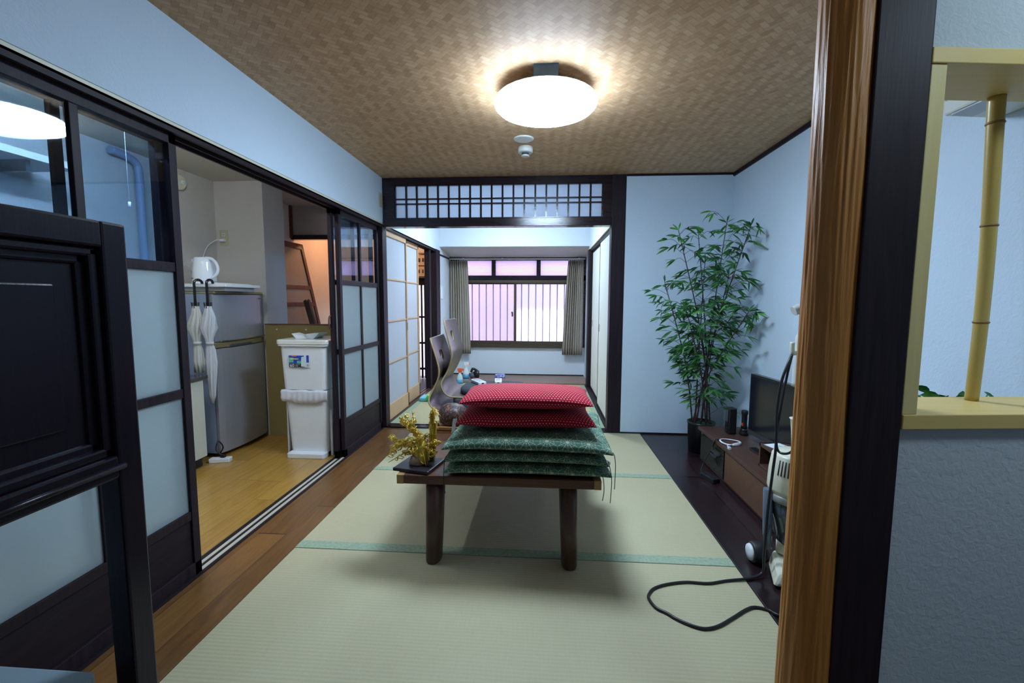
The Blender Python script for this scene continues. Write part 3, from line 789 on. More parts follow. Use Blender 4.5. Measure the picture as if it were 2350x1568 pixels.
def remote(label, cx, cy, rot, L_, w_, leaf=WHITEP):
    t = thing('remote_control', label, 'remote', (cx, cy, .562), rot, 'white remotes on the charcoal seat pad')
    mesh_obj('case', MB().rbox(-w_/2, w_/2, -L_/2, L_/2, 0, .018, .012), WHITEP, t, world=False, bev=.003)
    mesh_obj('display', B(-w_*.34, w_*.34, L_*.10, L_*.36, .018, .0190), plain('grey_display', (.32, .36, .36), .2), t, world=False)
    k = MB()
    for i in range(3):
        for j in range(3): k.box(-w_*.32+i*w_*.22, -w_*.32+i*w_*.22+w_*.16, -L_*.36+j*.022, -L_*.36+j*.022+.011, .018, .0198)
    mesh_obj('buttons', k, plain('pale_blue_buttons', (.40, .52, .66), .5), t, world=False)
    mesh_obj('end_slot', B(-.008, .008, -L_/2-.0012, -L_/2+.002, .005, .013), BLACKP, t, world=False)
remote('left white remote control, lying slanted on the charcoal seat pad', -.455, 3.12, .55, .15, .062)
remote('right white remote control, lying straight on the charcoal seat pad', -.318, 3.16, .10, .15, .05)

# tray with cloth covered box on the table
t = thing('wooden_tray', 'brown wooden tray on the table between gold ornament and chairs', 'tray', (-.52, 2.50, ZT))
k = MB().box(-.605, -.43, 2.40, 2.62, ZT+.012, ZT+.020).box(-.605, -.593, 2.40, 2.62, ZT+.0, ZT+.036).box(-.442, -.43, 2.40, 2.62, ZT, ZT+.036).box(-.605, -.43, 2.40, 2.412, ZT, ZT+.036).box(-.605, -.43, 2.608, 2.62, ZT, ZT+.036)
mesh_obj('tray_body', k, wood('golden_brown_wood', (.20, .09, .03), (.36, .18, .06), 'x', .35), t, bev=.002)
k = MB().lathe(-.515, 2.51, [(.060, ZT+.027), (.076, ZT+.042), (.082, ZT+.075), (.078, ZT+.105), (.060, ZT+.130), (.035, ZT+.142), (.012, ZT+.146)], 24)
for v in k.b.verts: v.co += Vector((noise.noise(v.co*22), noise.noise(v.co*22+Vector((9, 0, 0))), noise.noise(v.co*22+Vector((0, 7, 0)))))*.006
tag(mesh_obj('cloth_bundle', k, NAVY), 'dark navy and brown patterned round bundle sitting on the wooden tray', 'bundle')

# ------------------------------------------------------------------ gold ornament
ox, oy = -.548, 1.915
t = thing('gold_ornament', 'gold wire tree ornament with curly ribbons on a black plate, table corner', 'ornament', (ox, oy, ZT))
c, s = math.cos(-.22), math.sin(-.22)
def pr(x, y): return (ox+.005+x*c-y*s, oy-.012+x*s+y*c)
P4 = [pr(-.085, -.085), pr(.085, -.085), pr(.085, .085), pr(-.085, .085)]
mesh_obj('plate', MB().hexa([(*p, ZT+.001) for p in P4]+[(*p, ZT+.016) for p in P4]), LACQUER, t, bev=.004)
mesh_obj('base', MB().lathe(ox, oy-.02, [(.034, ZT+.016), (.040, ZT+.022), (.034, ZT+.042), (.026, ZT+.055)], 9), CLAY, t)
mesh_obj('gold_bowl', MB().lathe(ox+.012, oy-.012, [(.028, ZT+.02), (.040, ZT+.03), (.034, ZT+.05), (.028, ZT+.075), (.03, ZT+.095), (.020, ZT+.12)], 12), GOLD, t)
rg = random.Random(3)
def curl(k, c_, r, tilt, thick=.0016):
    a = Vector((math.cos(tilt[0]), math.sin(tilt[0])*.6, math.sin(tilt[1])*.5)).normalized(); b_ = a.orthogonal().normalized()
    if rg.random() < .5: b_ = a.cross(b_)
    turns = rg.uniform(1.1, 1.8); n = 20
    k.tube([Vector(c_)+a*r*math.cos(turns*2*PI*i/n)*(1-.25*i/n)+b_*r*math.sin(turns*2*PI*i/n)*(1-.25*i/n)+a.cross(b_)*.006*i/n for i in range(n+1)], thick, 5)
trunk_top = Vector((ox+.01, oy, ZT+.15))
branches = [((-.125, .02, .060), 10), ((-.09, .03, .19), 9), ((-.03, .01, .215), 8), ((-.125, -.01, .11), 9), ((-.06, -.03, .05), 9), ((-.135, -.02, .035), 10), ((-.110, -.03, .085), 8), ((-.055, .0, .205), 9), ((-.075, .02, .160), 8), ((-.02, -.03, .11), 7), ((.075, -.035, .05), 8), ((.095, -.02, .10), 7), ((.055, .02, .13), 6), ((-.02, .0, .17), 6), ((-.11, -.04, .02), 5), ((.04, -.05, .02), 6), ((0, -.05, .07), 9), ((.02, -.04, .14), 8), ((-.04, -.04, .05), 6)]
k = MB(); k2 = MB()
for (d, nc) in branches:
    e = Vector((ox, oy, ZT))+Vector(d)+Vector((0, 0, .015)); st = Vector((ox+rg.uniform(-.01, .02), oy, ZT+rg.uniform(.05, .11)))
    mid = st.lerp(e, .5)+Vector((0, 0, .018))
    path = smooth_path([st, mid, e], 8); k.tube(path, [.0042-.003*i/len(path) for i in range(len(path))], 6)
    k.tube([e, e+(e-mid).normalized()*.018], [.0022, .0008], 5)
    for q in range(nc):
        f = rg.uniform(.35, 1); pt = path[min(int(f*(len(path)-1)), len(path)-1)]+Vector((rg.uniform(-.010, .010), rg.uniform(-.012, .012), rg.uniform(-.010, .010)))
        curl(k2, pt, rg.uniform(.007, .0155), (rg.uniform(0, 2*PI), rg.uniform(0, 2*PI)), .0018)
    for q in range(4):
        pt = path[rg.randrange(len(path))]; dv = Vector((rg.uniform(-1, 1), rg.uniform(-1, .4), rg.uniform(-.3, 1))).normalized()
        k.tube([pt, pt+dv*rg.uniform(.008, .018)], [.002, .0012], 5)
mesh_obj('branches', k, GOLD, t); mesh_obj('ribbon_curls', k2, GOLD, t)
k = MB(); bx = ox+.062; by = oy+.02
for q in (0, 1, 2):
    X = bx+(q-1)*.011; top = ZT+(.235, .262, .20)[q]
    k.tube([(X-.012, by, ZT+.017), (X-.004, by, ZT+.12), (X, by, top)], .0055, 8)
    for j in range(7):
        z = ZT+.06+j*.026
        if z < top: k.tube([(X-.004, by, z-.002), (X-.004, by, z+.002)], .007, 8)
for q in range(26):
    z = ZT+rg.uniform(.17, .26); a = rg.uniform(0, 2*PI); L_ = rg.uniform(.03, .065)
    p = Vector((bx+.0, by, z)); e = p+Vector((math.cos(a)*L_*.65, math.sin(a)*L_*.5, -L_*rg.uniform(.2, .9)))
    w = Vector((-math.sin(a), math.cos(a), 0))*.004; m_ = p.lerp(e, .5)+Vector((0, 0, .008))
    vs = [k.b.verts.new(x) for x in (p, m_+w, e, m_-w)]; k.b.faces.new(vs)
mesh_obj('bamboo_stalks', k, GOLD, t)

# ------------------------------------------------------------------ kitchen: fridge, bin, counter, umbrellas
t = thing('refrigerator', 'silver two-door refrigerator standing between kitchen counter and olive board', 'refrigerator', (-2.5, 3.285, 0))
mesh_obj('body', MB().box(-2.695, -2.345, 3.005, 3.55, .03, 1.19), SILVERSIDE, t, bev=.004)
mesh_obj('top_cap', MB().box(-2.695, -2.30, 3.0, 3.555, 1.185, 1.203), GOLDGREY, t, bev=.006)
def fdoor(z0, z1):
    def ring(z):
        P = [(-2.34, 3.002), (-2.34, 3.552)]
        for i in range(13):
            q = i/12; P.append((-2.318+.030*math.sin(PI*q)**.6, 3.552-q*.55))
        return [(a, b_, z) for a, b_ in P]
    return MB().ring_loft([ring(z0), ring(z1)], smooth=False)
mesh_obj('freezer_door', fdoor(.845, 1.183), SILVER, t, bev=.003)
dd = mesh_obj('lower_door', fdoor(.035, .795), SILVER, t, bev=.003)
mesh_obj('handle', fdoor(.800, .842), GOLDGREY, t, bev=.006)
mesh_obj('grip_recess', MB().box(-2.30, -2.284, 3.12, 3.36, .798, .817), plain('shadowed_grip', (.05, .06, .07), .3), t, bev=.004)
mesh_obj('handle_edge', MB().tube(smooth_path([(-2.300, 3.03, .848), (-2.283, 3.15, .846), (-2.280, 3.28, .848), (-2.283, 3.42, .850), (-2.298, 3.54, .852)], 5), .006, 8), STEEL, t)
mesh_obj('maker_mark', MB().box(-2.296, -2.2935, 3.475, 3.487, 1.150, 1.158).box(-2.297, -2.2945, 3.492, 3.512, 1.150, 1.157), plain('grey_mark', (.15, .15, .17), .5), t)
for y in (3.04, 3.50): mesh_obj('foot', MB().lathe(-2.37, y, [(.02, .0), (.02, .035)], 12), BLACKP, t)
t = thing('appliance_tray', 'flat white tray overhanging the top of the refrigerator', 'tray', (-2.4, 3.16, 1.203))
mesh_obj('slab', MB().box(-2.66, -2.19, 2.97, 3.35, 1.232, 1.254), WHITEP, t, bev=.004)
mesh_obj('support', MB().box(-2.64, -2.22, 3.0, 3.32, 1.204, 1.232), plain('grey_underside', (.35, .38, .40), .5), t, bev=.003)
mesh_obj('hinge_cover', MB().hexa([(-2.385, 2.99, 1.254), (-2.22, 2.99, 1.254), (-2.22, 3.30, 1.254), (-2.385, 3.30, 1.254), (-2.36, 3.01, 1.264), (-2.24, 3.01, 1.262), (-2.24, 3.28, 1.262), (-2.36, 3.28, 1.264)]), WHITEP, t)
kx, ky, kz = -2.475, 3.14, 1.2545
t = thing('electric_kettle', 'white electric kettle standing on the tray on the refrigerator', 'kettle', (kx, ky, kz))
mesh_obj('power_base', MB().lathe(kx, ky, [(.078, kz), (.078, kz+.016), (.07, kz+.02)]), WHITEP, t)
kb = MB().lathe(kx, ky, [(.076, kz+.021), (.078, kz+.03), (.074, kz+.10), (.066, kz+.16), (.063, kz+.185)], 36)
mesh_obj('body', kb, plain('glossy_white', (.82, .86, .90), .12), t)
mesh_obj('lid', MB().lathe(kx, ky, [(.062, kz+.185), (.058, kz+.193), (.02, kz+.197)]), WHITEP, t)
mesh_obj('spout', MB().hexa([(kx-.062, ky-.015, kz+.14), (kx-.050, ky-.03, kz+.14), (kx-.050, ky+.02, kz+.14), (kx-.062, ky+.01, kz+.14), (kx-.082, ky-.02, kz+.180), (kx-.05, ky-.03, kz+.186), (kx-.05, ky+.02, kz+.186), (kx-.082, ky+.0, kz+.180)]), WHITEP, t)
mesh_obj('handle', MB().tube(smooth_path([(kx+.03, ky-.02, kz+.19), (kx+.085, ky-.02, kz+.178), (kx+.118, ky-.02, kz+.13), (kx+.112, ky-.02, kz+.08), (kx+.068, ky-.02, kz+.045)], 6), [.012]*6+[.011]*19, 10), plain('glossy_white_handle', (.82, .86, .90), .15), t)
mesh_obj('water_gauge', MB().tube([(kx-.052, ky-.056, kz+.085), (kx-.050, ky-.053, kz+.14)], .006, 8), plain('grey_gauge', (.35, .36, .36), .3), t)
mesh_obj('switch', B(kx+.066, kx+.09, ky-.028, ky-.012, kz+.028, kz+.036), OFFWHITE, t, bev=.002)
mesh_obj('label_mark', B(kx-.046, kx-.026, ky-.0715, ky-.068, kz+.040, kz+.044), BLACKP, t)
t = thing('power_outlet', 'beige double wall outlet above the refrigerator with a plug in it', 'outlet', (-2.63, 3.58, 1.65))
mesh_obj('plate', B(-2.668, -2.596, 3.574, 3.58, 1.59, 1.715), plain('beige_outlet', (.50, .48, .30), .5), t, bev=.003)
for z in (1.663, 1.615): mesh_obj('socket', B(-2.645, -2.619, 3.572, 3.575, z, z+.027), OFFWHITE, t)
mesh_obj('slots', MB().box(-2.639, -2.636, 3.5715, 3.573, 1.67, 1.684).box(-2.628, -2.625, 3.5715, 3.573, 1.67, 1.684), BLACKP, t)
tag(mesh_obj('kettle_cord', MB().box(-2.648, -2.616, 3.545, 3.5715, 1.618, 1.638).tube(smooth_path([(-2.645, 3.55, 1.63), (-2.67, 3.53, 1.625), (-2.685, 3.45, 1.56), (-2.66, 3.35, 1.42), (-2.60, 3.28, 1.30), (-2.53, 3.235, 1.262)], 6), .0035, 6), WHITEP), 'thin white cord running from the wall outlet down to the kettle', 'cord')
t = thing('wall_alarm', 'round cream alarm high on the kitchen wall near the ceiling', 'alarm', (-2.70, 3.22, 2.01))
def xlathe(cx, cy, cz, prof, n=24):
    return MB().ring_loft([[(cx+h, cy+r*math.cos(2*PI*i/n), cz+r*math.sin(2*PI*i/n)) for i in range(n)] for r, h in prof])
mesh_obj('body', xlathe(-2.70, 3.21, 2.005, [(.058, 0), (.058, .02), (.045, .032)]), CREAMP, t)
mesh_obj('button', xlathe(-2.70, 3.225, 2.01, [(.018, .03), (.018, .038), (.01, .041)]), OFFWHITE, t)

# umbrellas
def umbrella(label, x, y, hook, m, z_end, flare, dark=False):
    t = thing('umbrella', label, 'umbrella', (x, y, 1.27), 0, 'clear vinyl umbrellas hanging beside the refrigerator')
    hx, hy = hook; R_ = .026; zt = 1.255
    pts = [(x, y, 1.07), (x, y, 1.16), (x, y, zt)]
    for i in range(1, 9):
        a = PI*i/8; d = R_*(1-math.cos(a)); pts.append((x+hx*d, y+hy*d, zt+R_*math.sin(a)))
    pts.append((x+hx*2*R_, y+hy*2*R_, zt-.0))
    mesh_obj('crook_handle', MB().tube(pts, .0085, 10), plain('glossy_black_handle', (.012, .012, .014), .15), t)
    rings = []; n = 40
    prof = [(1.100, .022), (1.07, .026), (1.02, .040), (.985, flare), (.95, .050), (.88, .026), (.84, .020), (.80, .028), (.72, .034), (.64, .030), (z_end+.06, .020), (z_end, .006)]
    for i, (z, r) in enumerate(prof):
        rings.append([(x+(r*(1+.28*math.cos(8*a+i*.6)))*math.cos(a)+.004*math.sin(i), y+(r*(1+.28*math.cos(8*a+i*.6)))*math.sin(a)*.55, z) for a in (2*PI*q/n for q in range(n))])
    mesh_obj('canopy', MB().ring_loft(rings), m, t)
    mesh_obj('strap', MB().lathe(x, y, [(.028, .835), (.028, .855)], 16, sy=.7), WHITEVINYL, t)
    k = MB()
    for i in range(7):
        a = 2*PI*i/7+.3; k.tube([(x+.020*math.cos(a), y+.014*math.sin(a), 1.085), (x+.026*math.cos(a), y+.018*math.sin(a), 1.125)], .0028, 5)
    mesh_obj('rib_tip', k, BLACKP, t); k = None
umbrella('left vinyl umbrella, milky white, hanging beside the refrigerator over the counter', -2.385, 2.925, (.42, .9), WHITEVINYL, .66, .050)
umbrella('right vinyl umbrella, clear plastic with long tip, hanging beside the refrigerator', -2.295, 2.925, (.12, .99), CLEARPL, .42, .044)
t = thing('kitchen_counter', 'low white kitchen cabinet with steel top left of the refrigerator', 'cabinet', (-2.5, 1.9, 0))
mesh_obj('body', B(-2.69, -2.31, 1.0, 2.855, .07, .61), OFFWHITE, t)
k = MB()
for a in (1.005, 1.467, 1.929, 2.391): k.box(-2.31, -2.298, a, a+.455, .075, .598)
mesh_obj('door', k, plain('cream_door_front', (.62, .63, .54), .4), t, bev=.002)
mesh_obj('worktop', B(-2.69, -2.28, .98, 2.87, .61, .632), STEEL, t, bev=.002)
mesh_obj('toe_kick', B(-2.66, -2.34, 1.0, 2.85, 0, .07), BLACKP, t)
t = thing('power_strip', 'white power strip on the kitchen floor by the refrigerator foot', 'power strip', (-2.27, 2.93, 0))
mesh_obj('case', MB().hexa([(-2.33, 2.89, .0), (-2.20, 2.92, 0), (-2.21, 2.97, 0), (-2.34, 2.94, 0), (-2.33, 2.89, .03), (-2.20, 2.92, .03), (-2.21, 2.97, .03), (-2.34, 2.94, .03)]), WHITEP, t, bev=.004)
mesh_obj('plug', B(-2.27, -2.24, 2.925, 2.95, .03, .05), BLACKP, t, bev=.003)
mesh_obj('cord', MB().tube(smooth_path([(-2.255, 2.937, .045), (-2.275, 2.93, .06), (-2.30, 2.93, .09), (-2.30, 2.955, .14), (-2.285, 2.98, .09), (-2.32, 2.985, .03)], 6), .005, 6), CORD, t)
# shelf, pipe and pull cords seen through the clear panes
t = thing('wall_shelf', 'white shelf board with cream front edge, seen through the left glass door', 'shelf', (-2.5, 1.5, 1.82))
mesh_obj('board', B(-2.69, -2.40, .9, 2.23, 1.805, 1.825), plain('blue_white_board', (.60, .66, .70), .5), t)
mesh_obj('front_edge', B(-2.40, -2.388, .9, 2.23, 1.798, 1.830), CREAMP, t)
mesh_obj('bracket', MB().box(-2.69, -2.45, 2.02, 2.04, 1.75, 1.805).box(-2.69, -2.675, 2.02, 2.04, 1.2, 2.05), STEEL, t)
tag(mesh_obj('duct_pipe', MB().tube(smooth_path([(-2.66, 2.66, 2.06), (-2.66, 2.76, 2.055), (-2.66, 2.83, 2.03), (-2.66, 2.85, 1.97), (-2.66, 2.85, 1.8), (-2.66, 2.85, 1.3), (-2.66, 2.85, .64)], 5), .024, 12), plain('blue_grey_pipe', (.24, .31, .42), .5)), 'grey wall pipe with elbow, seen through the left glass door', 'pipe')
t = thing('lamp_pull_cord', 'thin pull cord with small white knob hanging behind the left glass door', 'cord', (-2.0, 2.08, 2.1))
mesh_obj('string', MB().tube([(-2.0, 2.08, 2.104), (-2.0, 2.08, 1.61)], .0009, 5), WHITEP, t)
mesh_obj('knob', MB().tube([(-2.0, 2.08, 1.615), (-2.0, 2.08, 1.590)], .006, 8), WHITEP, t)

# trash bin
t = thing('trash_bin', 'tall white two-tier trash bin with colour sticker, by the kitchen sliding door', 'bin', (-1.71, 3.23, 0))
mesh_obj('lower_bin', MB().rbox(-1.872, -1.545, 3.075, 3.42, .03, .495, .035, taper=.022), WHITEP, t)
for a, b_ in ((-1.557, -1.538), (-1.885, -1.872)): mesh_obj('side_frame', B(a, b_, 3.12, 3.42, .0, .50), plain('grey_white_frame', (.60, .64, .68), .4), t, bev=.004)
mesh_obj('upper_bin', MB().rbox(-1.885, -1.535, 3.06, 3.43, .500, .825, .035, taper=.012), WHITEP, t)
ld = mesh_obj('lid', MB().rbox(-1.905, -1.515, 3.04, 3.44, .828, .862, .04), plain('ivory_lid', (.78, .79, .74), .25), t, bev=.006)
mesh_obj('lid_rim', MB().rbox(-1.900, -1.520, 3.045, 3.435, .818, .829, .04), WHITEP, t)
mesh_obj('clip', B(-1.516, -1.508, 3.13, 3.16, .80, .825), BLACKP, t)
mesh_obj('pedal', MB().rbox(-1.850, -1.565, 3.035, 3.12, 0.0, .035, .02), WHITEP, t, bev=.004)
k = MB(); rings = []
for j, (z, e) in enumerate(((.500, .006), (.485, .016), (.462, .014), (.445, .020), (.430, .012), (.418, .004))):
    P = []
    for q in range(60):
        u = q/59; x = -1.882+.345*u; sagz = -.022*math.sin(PI*u)*(j/5) ; P.append((x, 3.070-e-.002*math.sin(q*.45+j*1.3)-.0015*math.sin(q*.9), z+sagz+.003*math.sin(q*.3+j)))
    rings.append(P)
k.ring_loft(rings, caps=False, closed=False); mesh_obj('plastic_bag', k, BAG, t, solid=.002)
stk = mesh_obj('sticker', B(-1.812, -1.662, 3.056, 3.0592, .665, .755), plain('white_sticker', (.75, .78, .82), .4), t)
k = MB().box(-1.811, -1.70, 3.0552, 3.0562, .693, .750).box(-1.682, -1.664, 3.0552, 3.0562, .70, .752); mesh_obj('blue_field', k, plain('sticker_blue', (.02, .06, .42), .4), stk)
for q in ((-1.811, -1.778, .700, .735), (-1.752, -1.712, .692, .712)): mesh_obj('green_field', B(q[0], q[1], 3.0545, 3.0553, q[2], q[3]), plain('sticker_green', (.12, .48, .38), .4), stk)
mesh_obj('yellow_band', B(-1.802, -1.74, 3.0540, 3.0546, .722, .729), plain('sticker_yellow', (.75, .7, .2), .4), stk)
mesh_obj('red_spot', B(-1.79, -1.755, 3.0545, 3.0553, .742, .750), plain('sticker_red', (.7, .15, .12), .4), stk)
mesh_obj('black_band', B(-1.811, -1.695, 3.0552, 3.0562, .666, .692), plain('sticker_black', (.02, .02, .03), .4), stk)
mesh_obj('pictured_bins', MB().hexa([(-1.722, 3.0542, .672), (-1.694, 3.0542, .668), (-1.690, 3.0542, .70), (-1.718, 3.0542, .742), (-1.722, 3.055, .672), (-1.694, 3.055, .668), (-1.690, 3.055, .70), (-1.718, 3.055, .742)]).box(-1.712, -1.690, 3.054, 3.055, .70, .742), plain('pale_picture', (.62, .76, .80), .4), stk)
mesh_obj('lettering_60', text_bm('60', .033, Matrix.Translation((-1.789, 3.0545, .6675)) @ Matrix.Rotation(PI/2, 4, 'X')), WHITEP, stk)
for q in ((-1.765, -1.73, .684, .687), (-1.765, -1.745, .672, .678), (-1.68, -1.665, .672, .690)):
    mesh_obj('small_print', B(q[0], q[1], 3.0545, 3.0553, q[2], q[3]), plain('grey_print', (.45, .45, .5), .5), stk)
t = thing('folded_leaflet', 'white folded leaflet lying open on the lid of the trash bin', 'leaflet', (-1.74, 3.2, .8625))
mesh_obj('left_leaf', MB().hexa([(-1.80, 3.14, .863), (-1.72, 3.13, .864), (-1.72, 3.25, .864), (-1.81, 3.26, .863), (-1.835, 3.14, .900), (-1.72, 3.13, .866), (-1.72, 3.25, .866), (-1.84, 3.26, .900)]), PAPERW, t)
mesh_obj('right_leaf', MB().hexa([(-1.72, 3.15, .864), (-1.67, 3.14, .863), (-1.66, 3.26, .863), (-1.72, 3.27, .864), (-1.745, 3.17, .895), (-1.632, 3.15, .905), (-1.62, 3.26, .905), (-1.74, 3.28, .895)]), plain('printed_paper', (.62, .70, .74), .7, .3, 200), t)

# hall: leaning door, plank, wall box
t = thing('leaning_door', 'old wooden glazed door leaning on its side wall in the hall beyond the kitchen', 'door', (-2.5, 4.5, 0))
def lp(y, h): return Vector((-2.36-.355*h/1.78, y, h-.005))
def bar(mb, ya, yb, ha, hb_, th=.018):
    n = Vector((.98, 0, .196))*th
    A_, B_, C_, D_ = lp(ya, ha), lp(yb, ha), lp(yb, hb_), lp(ya, hb_)
    mb.hexa([A_, B_, C_, D_, A_+n, B_+n, C_+n, D_+n]); return mb
k = MB()
bar(k, 4.05, 4.10, .02, 1.76); bar(k, 4.86, 4.91, .02, 1.76); bar(k, 4.05, 4.91, 1.70, 1.76)
for h in (.30, 1.10, 1.28): bar(k, 4.05, 4.91, h-.02, h+.02)
bar(k, 4.05, 4.91, .02, .08)
mesh_obj('frame', k, REDWOOD, t, bev=.002)
mesh_obj('panel', bar(MB(), 4.08, 4.88, .05, 1.73, .006), plain('dusty_beige_panel', (.52, .38, .26), .6, .25, 4), t)
t = thing('broken_plank', 'split dark plank leaning against the old door in the hall', 'plank', (-2.2, 4.5, 0))
k = MB()
P0, P1 = Vector((-2.20, 4.52, 0)), Vector((-2.475, 4.50, 1.13)); dv = (P1-P0); nx = Vector((.05, 0, .012)); ny = Vector((0, .02, 0))
for a, b_, e in ((0, .5, 0), (.55, 1.05, .035)):
    k.hexa([P0+nx*a-ny, P0+nx*b_-ny, P0+nx*b_+ny, P0+nx*a+ny, P1+nx*a-ny+Vector((0, 0, -e)), P1+nx*b_-ny+Vector((0, 0, .012)), P1+nx*b_+ny, P1+nx*a+ny+Vector((0, 0, -e))])
mesh_obj('split_halves', k, OLDWOOD, t)
t = thing('louvred_wall_box', 'peach-lit box with two rows of slots above the front lattice', 'box', (-1.72, 6.38, 1.5))
mesh_obj('case', MB().box(-1.92, -1.55, 6.30, 6.40, 1.48, 1.62).box(-1.92, -1.55, 6.31, 6.40, 1.635, 1.78), plain('cream_box', (.70, .62, .52), .5), t, bev=.004)
for z in (1.55, 1.71):
    for i in range(6): mesh_obj('slot', B(-1.88+i*.055, -1.865+i*.055, 6.296, 6.312, z-.025, z+.025), BLACKP, t)
tag(mesh_obj('wall_unit', MB().box(-1.80, -1.58, 6.28, 6.40, 1.80, 2.05), WHITEP, bev=.02), 'white plastic unit high in the entrance hall above the slotted box', 'unit')

# ------------------------------------------------------------------ curtains
def curtain(label, x0, x1, flare):
    t = thing('curtain', label, 'curtain', ((x0+x1)/2, 6.62, .35), 0, 'pleated curtains at the bay window')
    n = 90; rings = []
    for j in range(13):
        q = j/12; z = 1.725-(1.725-.345)*q; P = []
        for i in range(n+1):
            u = i/n; side = (flare*(u if flare > 0 else (1-u)))*q**.8
            x = x0+(x1-x0)*u+side
            ph = u*2*PI*8.5; amp = .022*(.8+.4*math.sin(u*5))
            P.append((x, 6.62+amp*math.sin(ph)+.006*math.sin(ph*2.3+q*2), z))
        rings.append(P)
    mesh_obj('fabric', MB().ring_loft(rings, caps=False, closed=False), CURTAIN, t, solid=.003)
    for i in range(8): mesh_obj('hook', MB().tube([(x0+.01+(x1-x0-.02)*i/7, 6.625, 1.72), (x0+.01+(x1-x0-.02)*i/7, 6.625, 1.745)], .003, 5), WHITEP, t)
curtain('left beige pleated curtain gathered beside the bay window', -1.392, -1.125, .045)
curtain('right beige pleated curtain gathered beside the closet doors', .355, .575, -.075)
t = thing('curtain_rail', 'white curtain rail running above the bay window', 'rail', (-.4, 6.63, 1.75))
mesh_obj('rail', B(-1.395, .60, 6.61, 6.64, 1.742, 1.757), OFFWHITE, t)
for a in (-1.2, -.62, .50): mesh_obj('bracket', B(a, a+.02, 6.62, 6.70, 1.757, 1.765), OFFWHITE, t)

# ------------------------------------------------------------------ clutter in the rear room
def spray(label, x, y, h, body, trig, rot=0):
    t = thing('spray_bottle', label, 'bottle', (x, y, 0), rot, 'spray bottles at the edge of the rear tatami')
    mesh_obj('bottle', MB().lathe(0, 0, [(.036, 0), (.042, .01), (.042, h*.40), (.030, h*.58), (.015, h*.70), (.014, h*.76)], 20, sy=.65), body, t, world=False)
    mesh_obj('label_band', MB().lathe(0, 0, [(.0425, h*.1), (.0425, h*.36)], 20, sy=.66), BLUELIQ, t, world=False)
    mesh_obj('trigger_head', MB().box(-.016, .016, -.014, .014, h*.76, h*.84).hexa([(-.03, -.012, h*.84), (.045, -.010, h*.86), (.045, .010, h*.86), (-.03, .012, h*.84), (-.028, -.012, h), (.04, -.010, h*.98), (.04, .010, h*.98), (-.028, .012, h)]).hexa([(.022, -.005, h*.66), (.030, -.005, h*.66), (.030, .005, h*.66), (.022, .005, h*.66), (.014, -.005, h*.86), (.028, -.005, h*.86), (.028, .005, h*.86), (.014, .005, h*.86)]), trig, t, world=False, bev=.002)
    mesh_obj('nozzle', B(.045, .055, -.008, .008, h*.85, h*.97), ORANGE, t, world=False)
spray('front spray bottle with red trigger, behind the upper chair', -1.115, 5.90, .235, plain('clear_green_body', (.55, .72, .74), .2), ORANGE, .3)
spray('rear spray bottle with white trigger head, beside the dark vacuum head', -1.09, 6.25, .27, WHITEP, WHITEP, .2)
t = thing('handheld_vacuum', 'grey and black handheld cleaner lying behind the spray bottles', 'vacuum', (-.98, 6.3, .02))
mesh_obj('tube', MB().tube([(-1.04, 6.27, .06), (-.98, 6.28, .085)], [.035, .04], 16), DKCLOTH, t)
mesh_obj('nozzle', MB().tube([(-.98, 6.28, .085), (-.93, 6.30, .095), (-.915, 6.305, .095)], [.045, .062, .05], 14), BLACKP, t)
mesh_obj('handle', MB().tube(smooth_path([(-1.02, 6.27, .12), (-1.00, 6.28, .17), (-.96, 6.29, .155), (-.92, 6.3, .12)], 5), .018, 10), BLACKP, t)
k = MB().rbox(-.70, -.55, 6.42, 6.52, .0185, .06, .02)
for v in k.b.verts: v.co.z += .008*noise.noise(v.co*30)
tag(mesh_obj('tissue_pack', k, TISSUE, bev=.01), 'blue and white wrapped tissue pack on the bay floor under the window', 'pack')
tag(mesh_obj('wet_wipe_pack', MB().rbox(-1.395, -1.30, 4.90, 5.10, .002, .045, .02), CYAN, bev=.012), 'cyan soft pack lying against the foot of the far shoji', 'pack')
t = thing('scrubbing_brush', 'green scrubbing brush with lime pad beside the cyan pack', 'brush', (-1.27, 4.93, 0))
k = MB()
for i in range(7):
    for j in range(5): k.tube([(-1.305+i*.013, 4.90+j*.016, .002), (-1.308+i*.0145, 4.898+j*.017, .055)], .0062, 6)
mesh_obj('bristles', k, GREENP, t)
mesh_obj('pad', MB().rbox(-1.305, -1.222, 4.895, 4.970, .053, .075, .012), LIME, t, bev=.004)
tag(mesh_obj('paper_sheet', MB().hexa([(-1.22, 4.72, .002), (-1.06, 4.70, .002), (-1.02, 4.92, .003), (-1.17, 4.95, .003), (-1.22, 4.72, .004), (-1.06, 4.70, .006), (-1.02, 4.92, .03), (-1.17, 4.95, .006)]), PAPERW), 'white crumpled paper sheet on the rear tatami beside the green brush', 'paper')

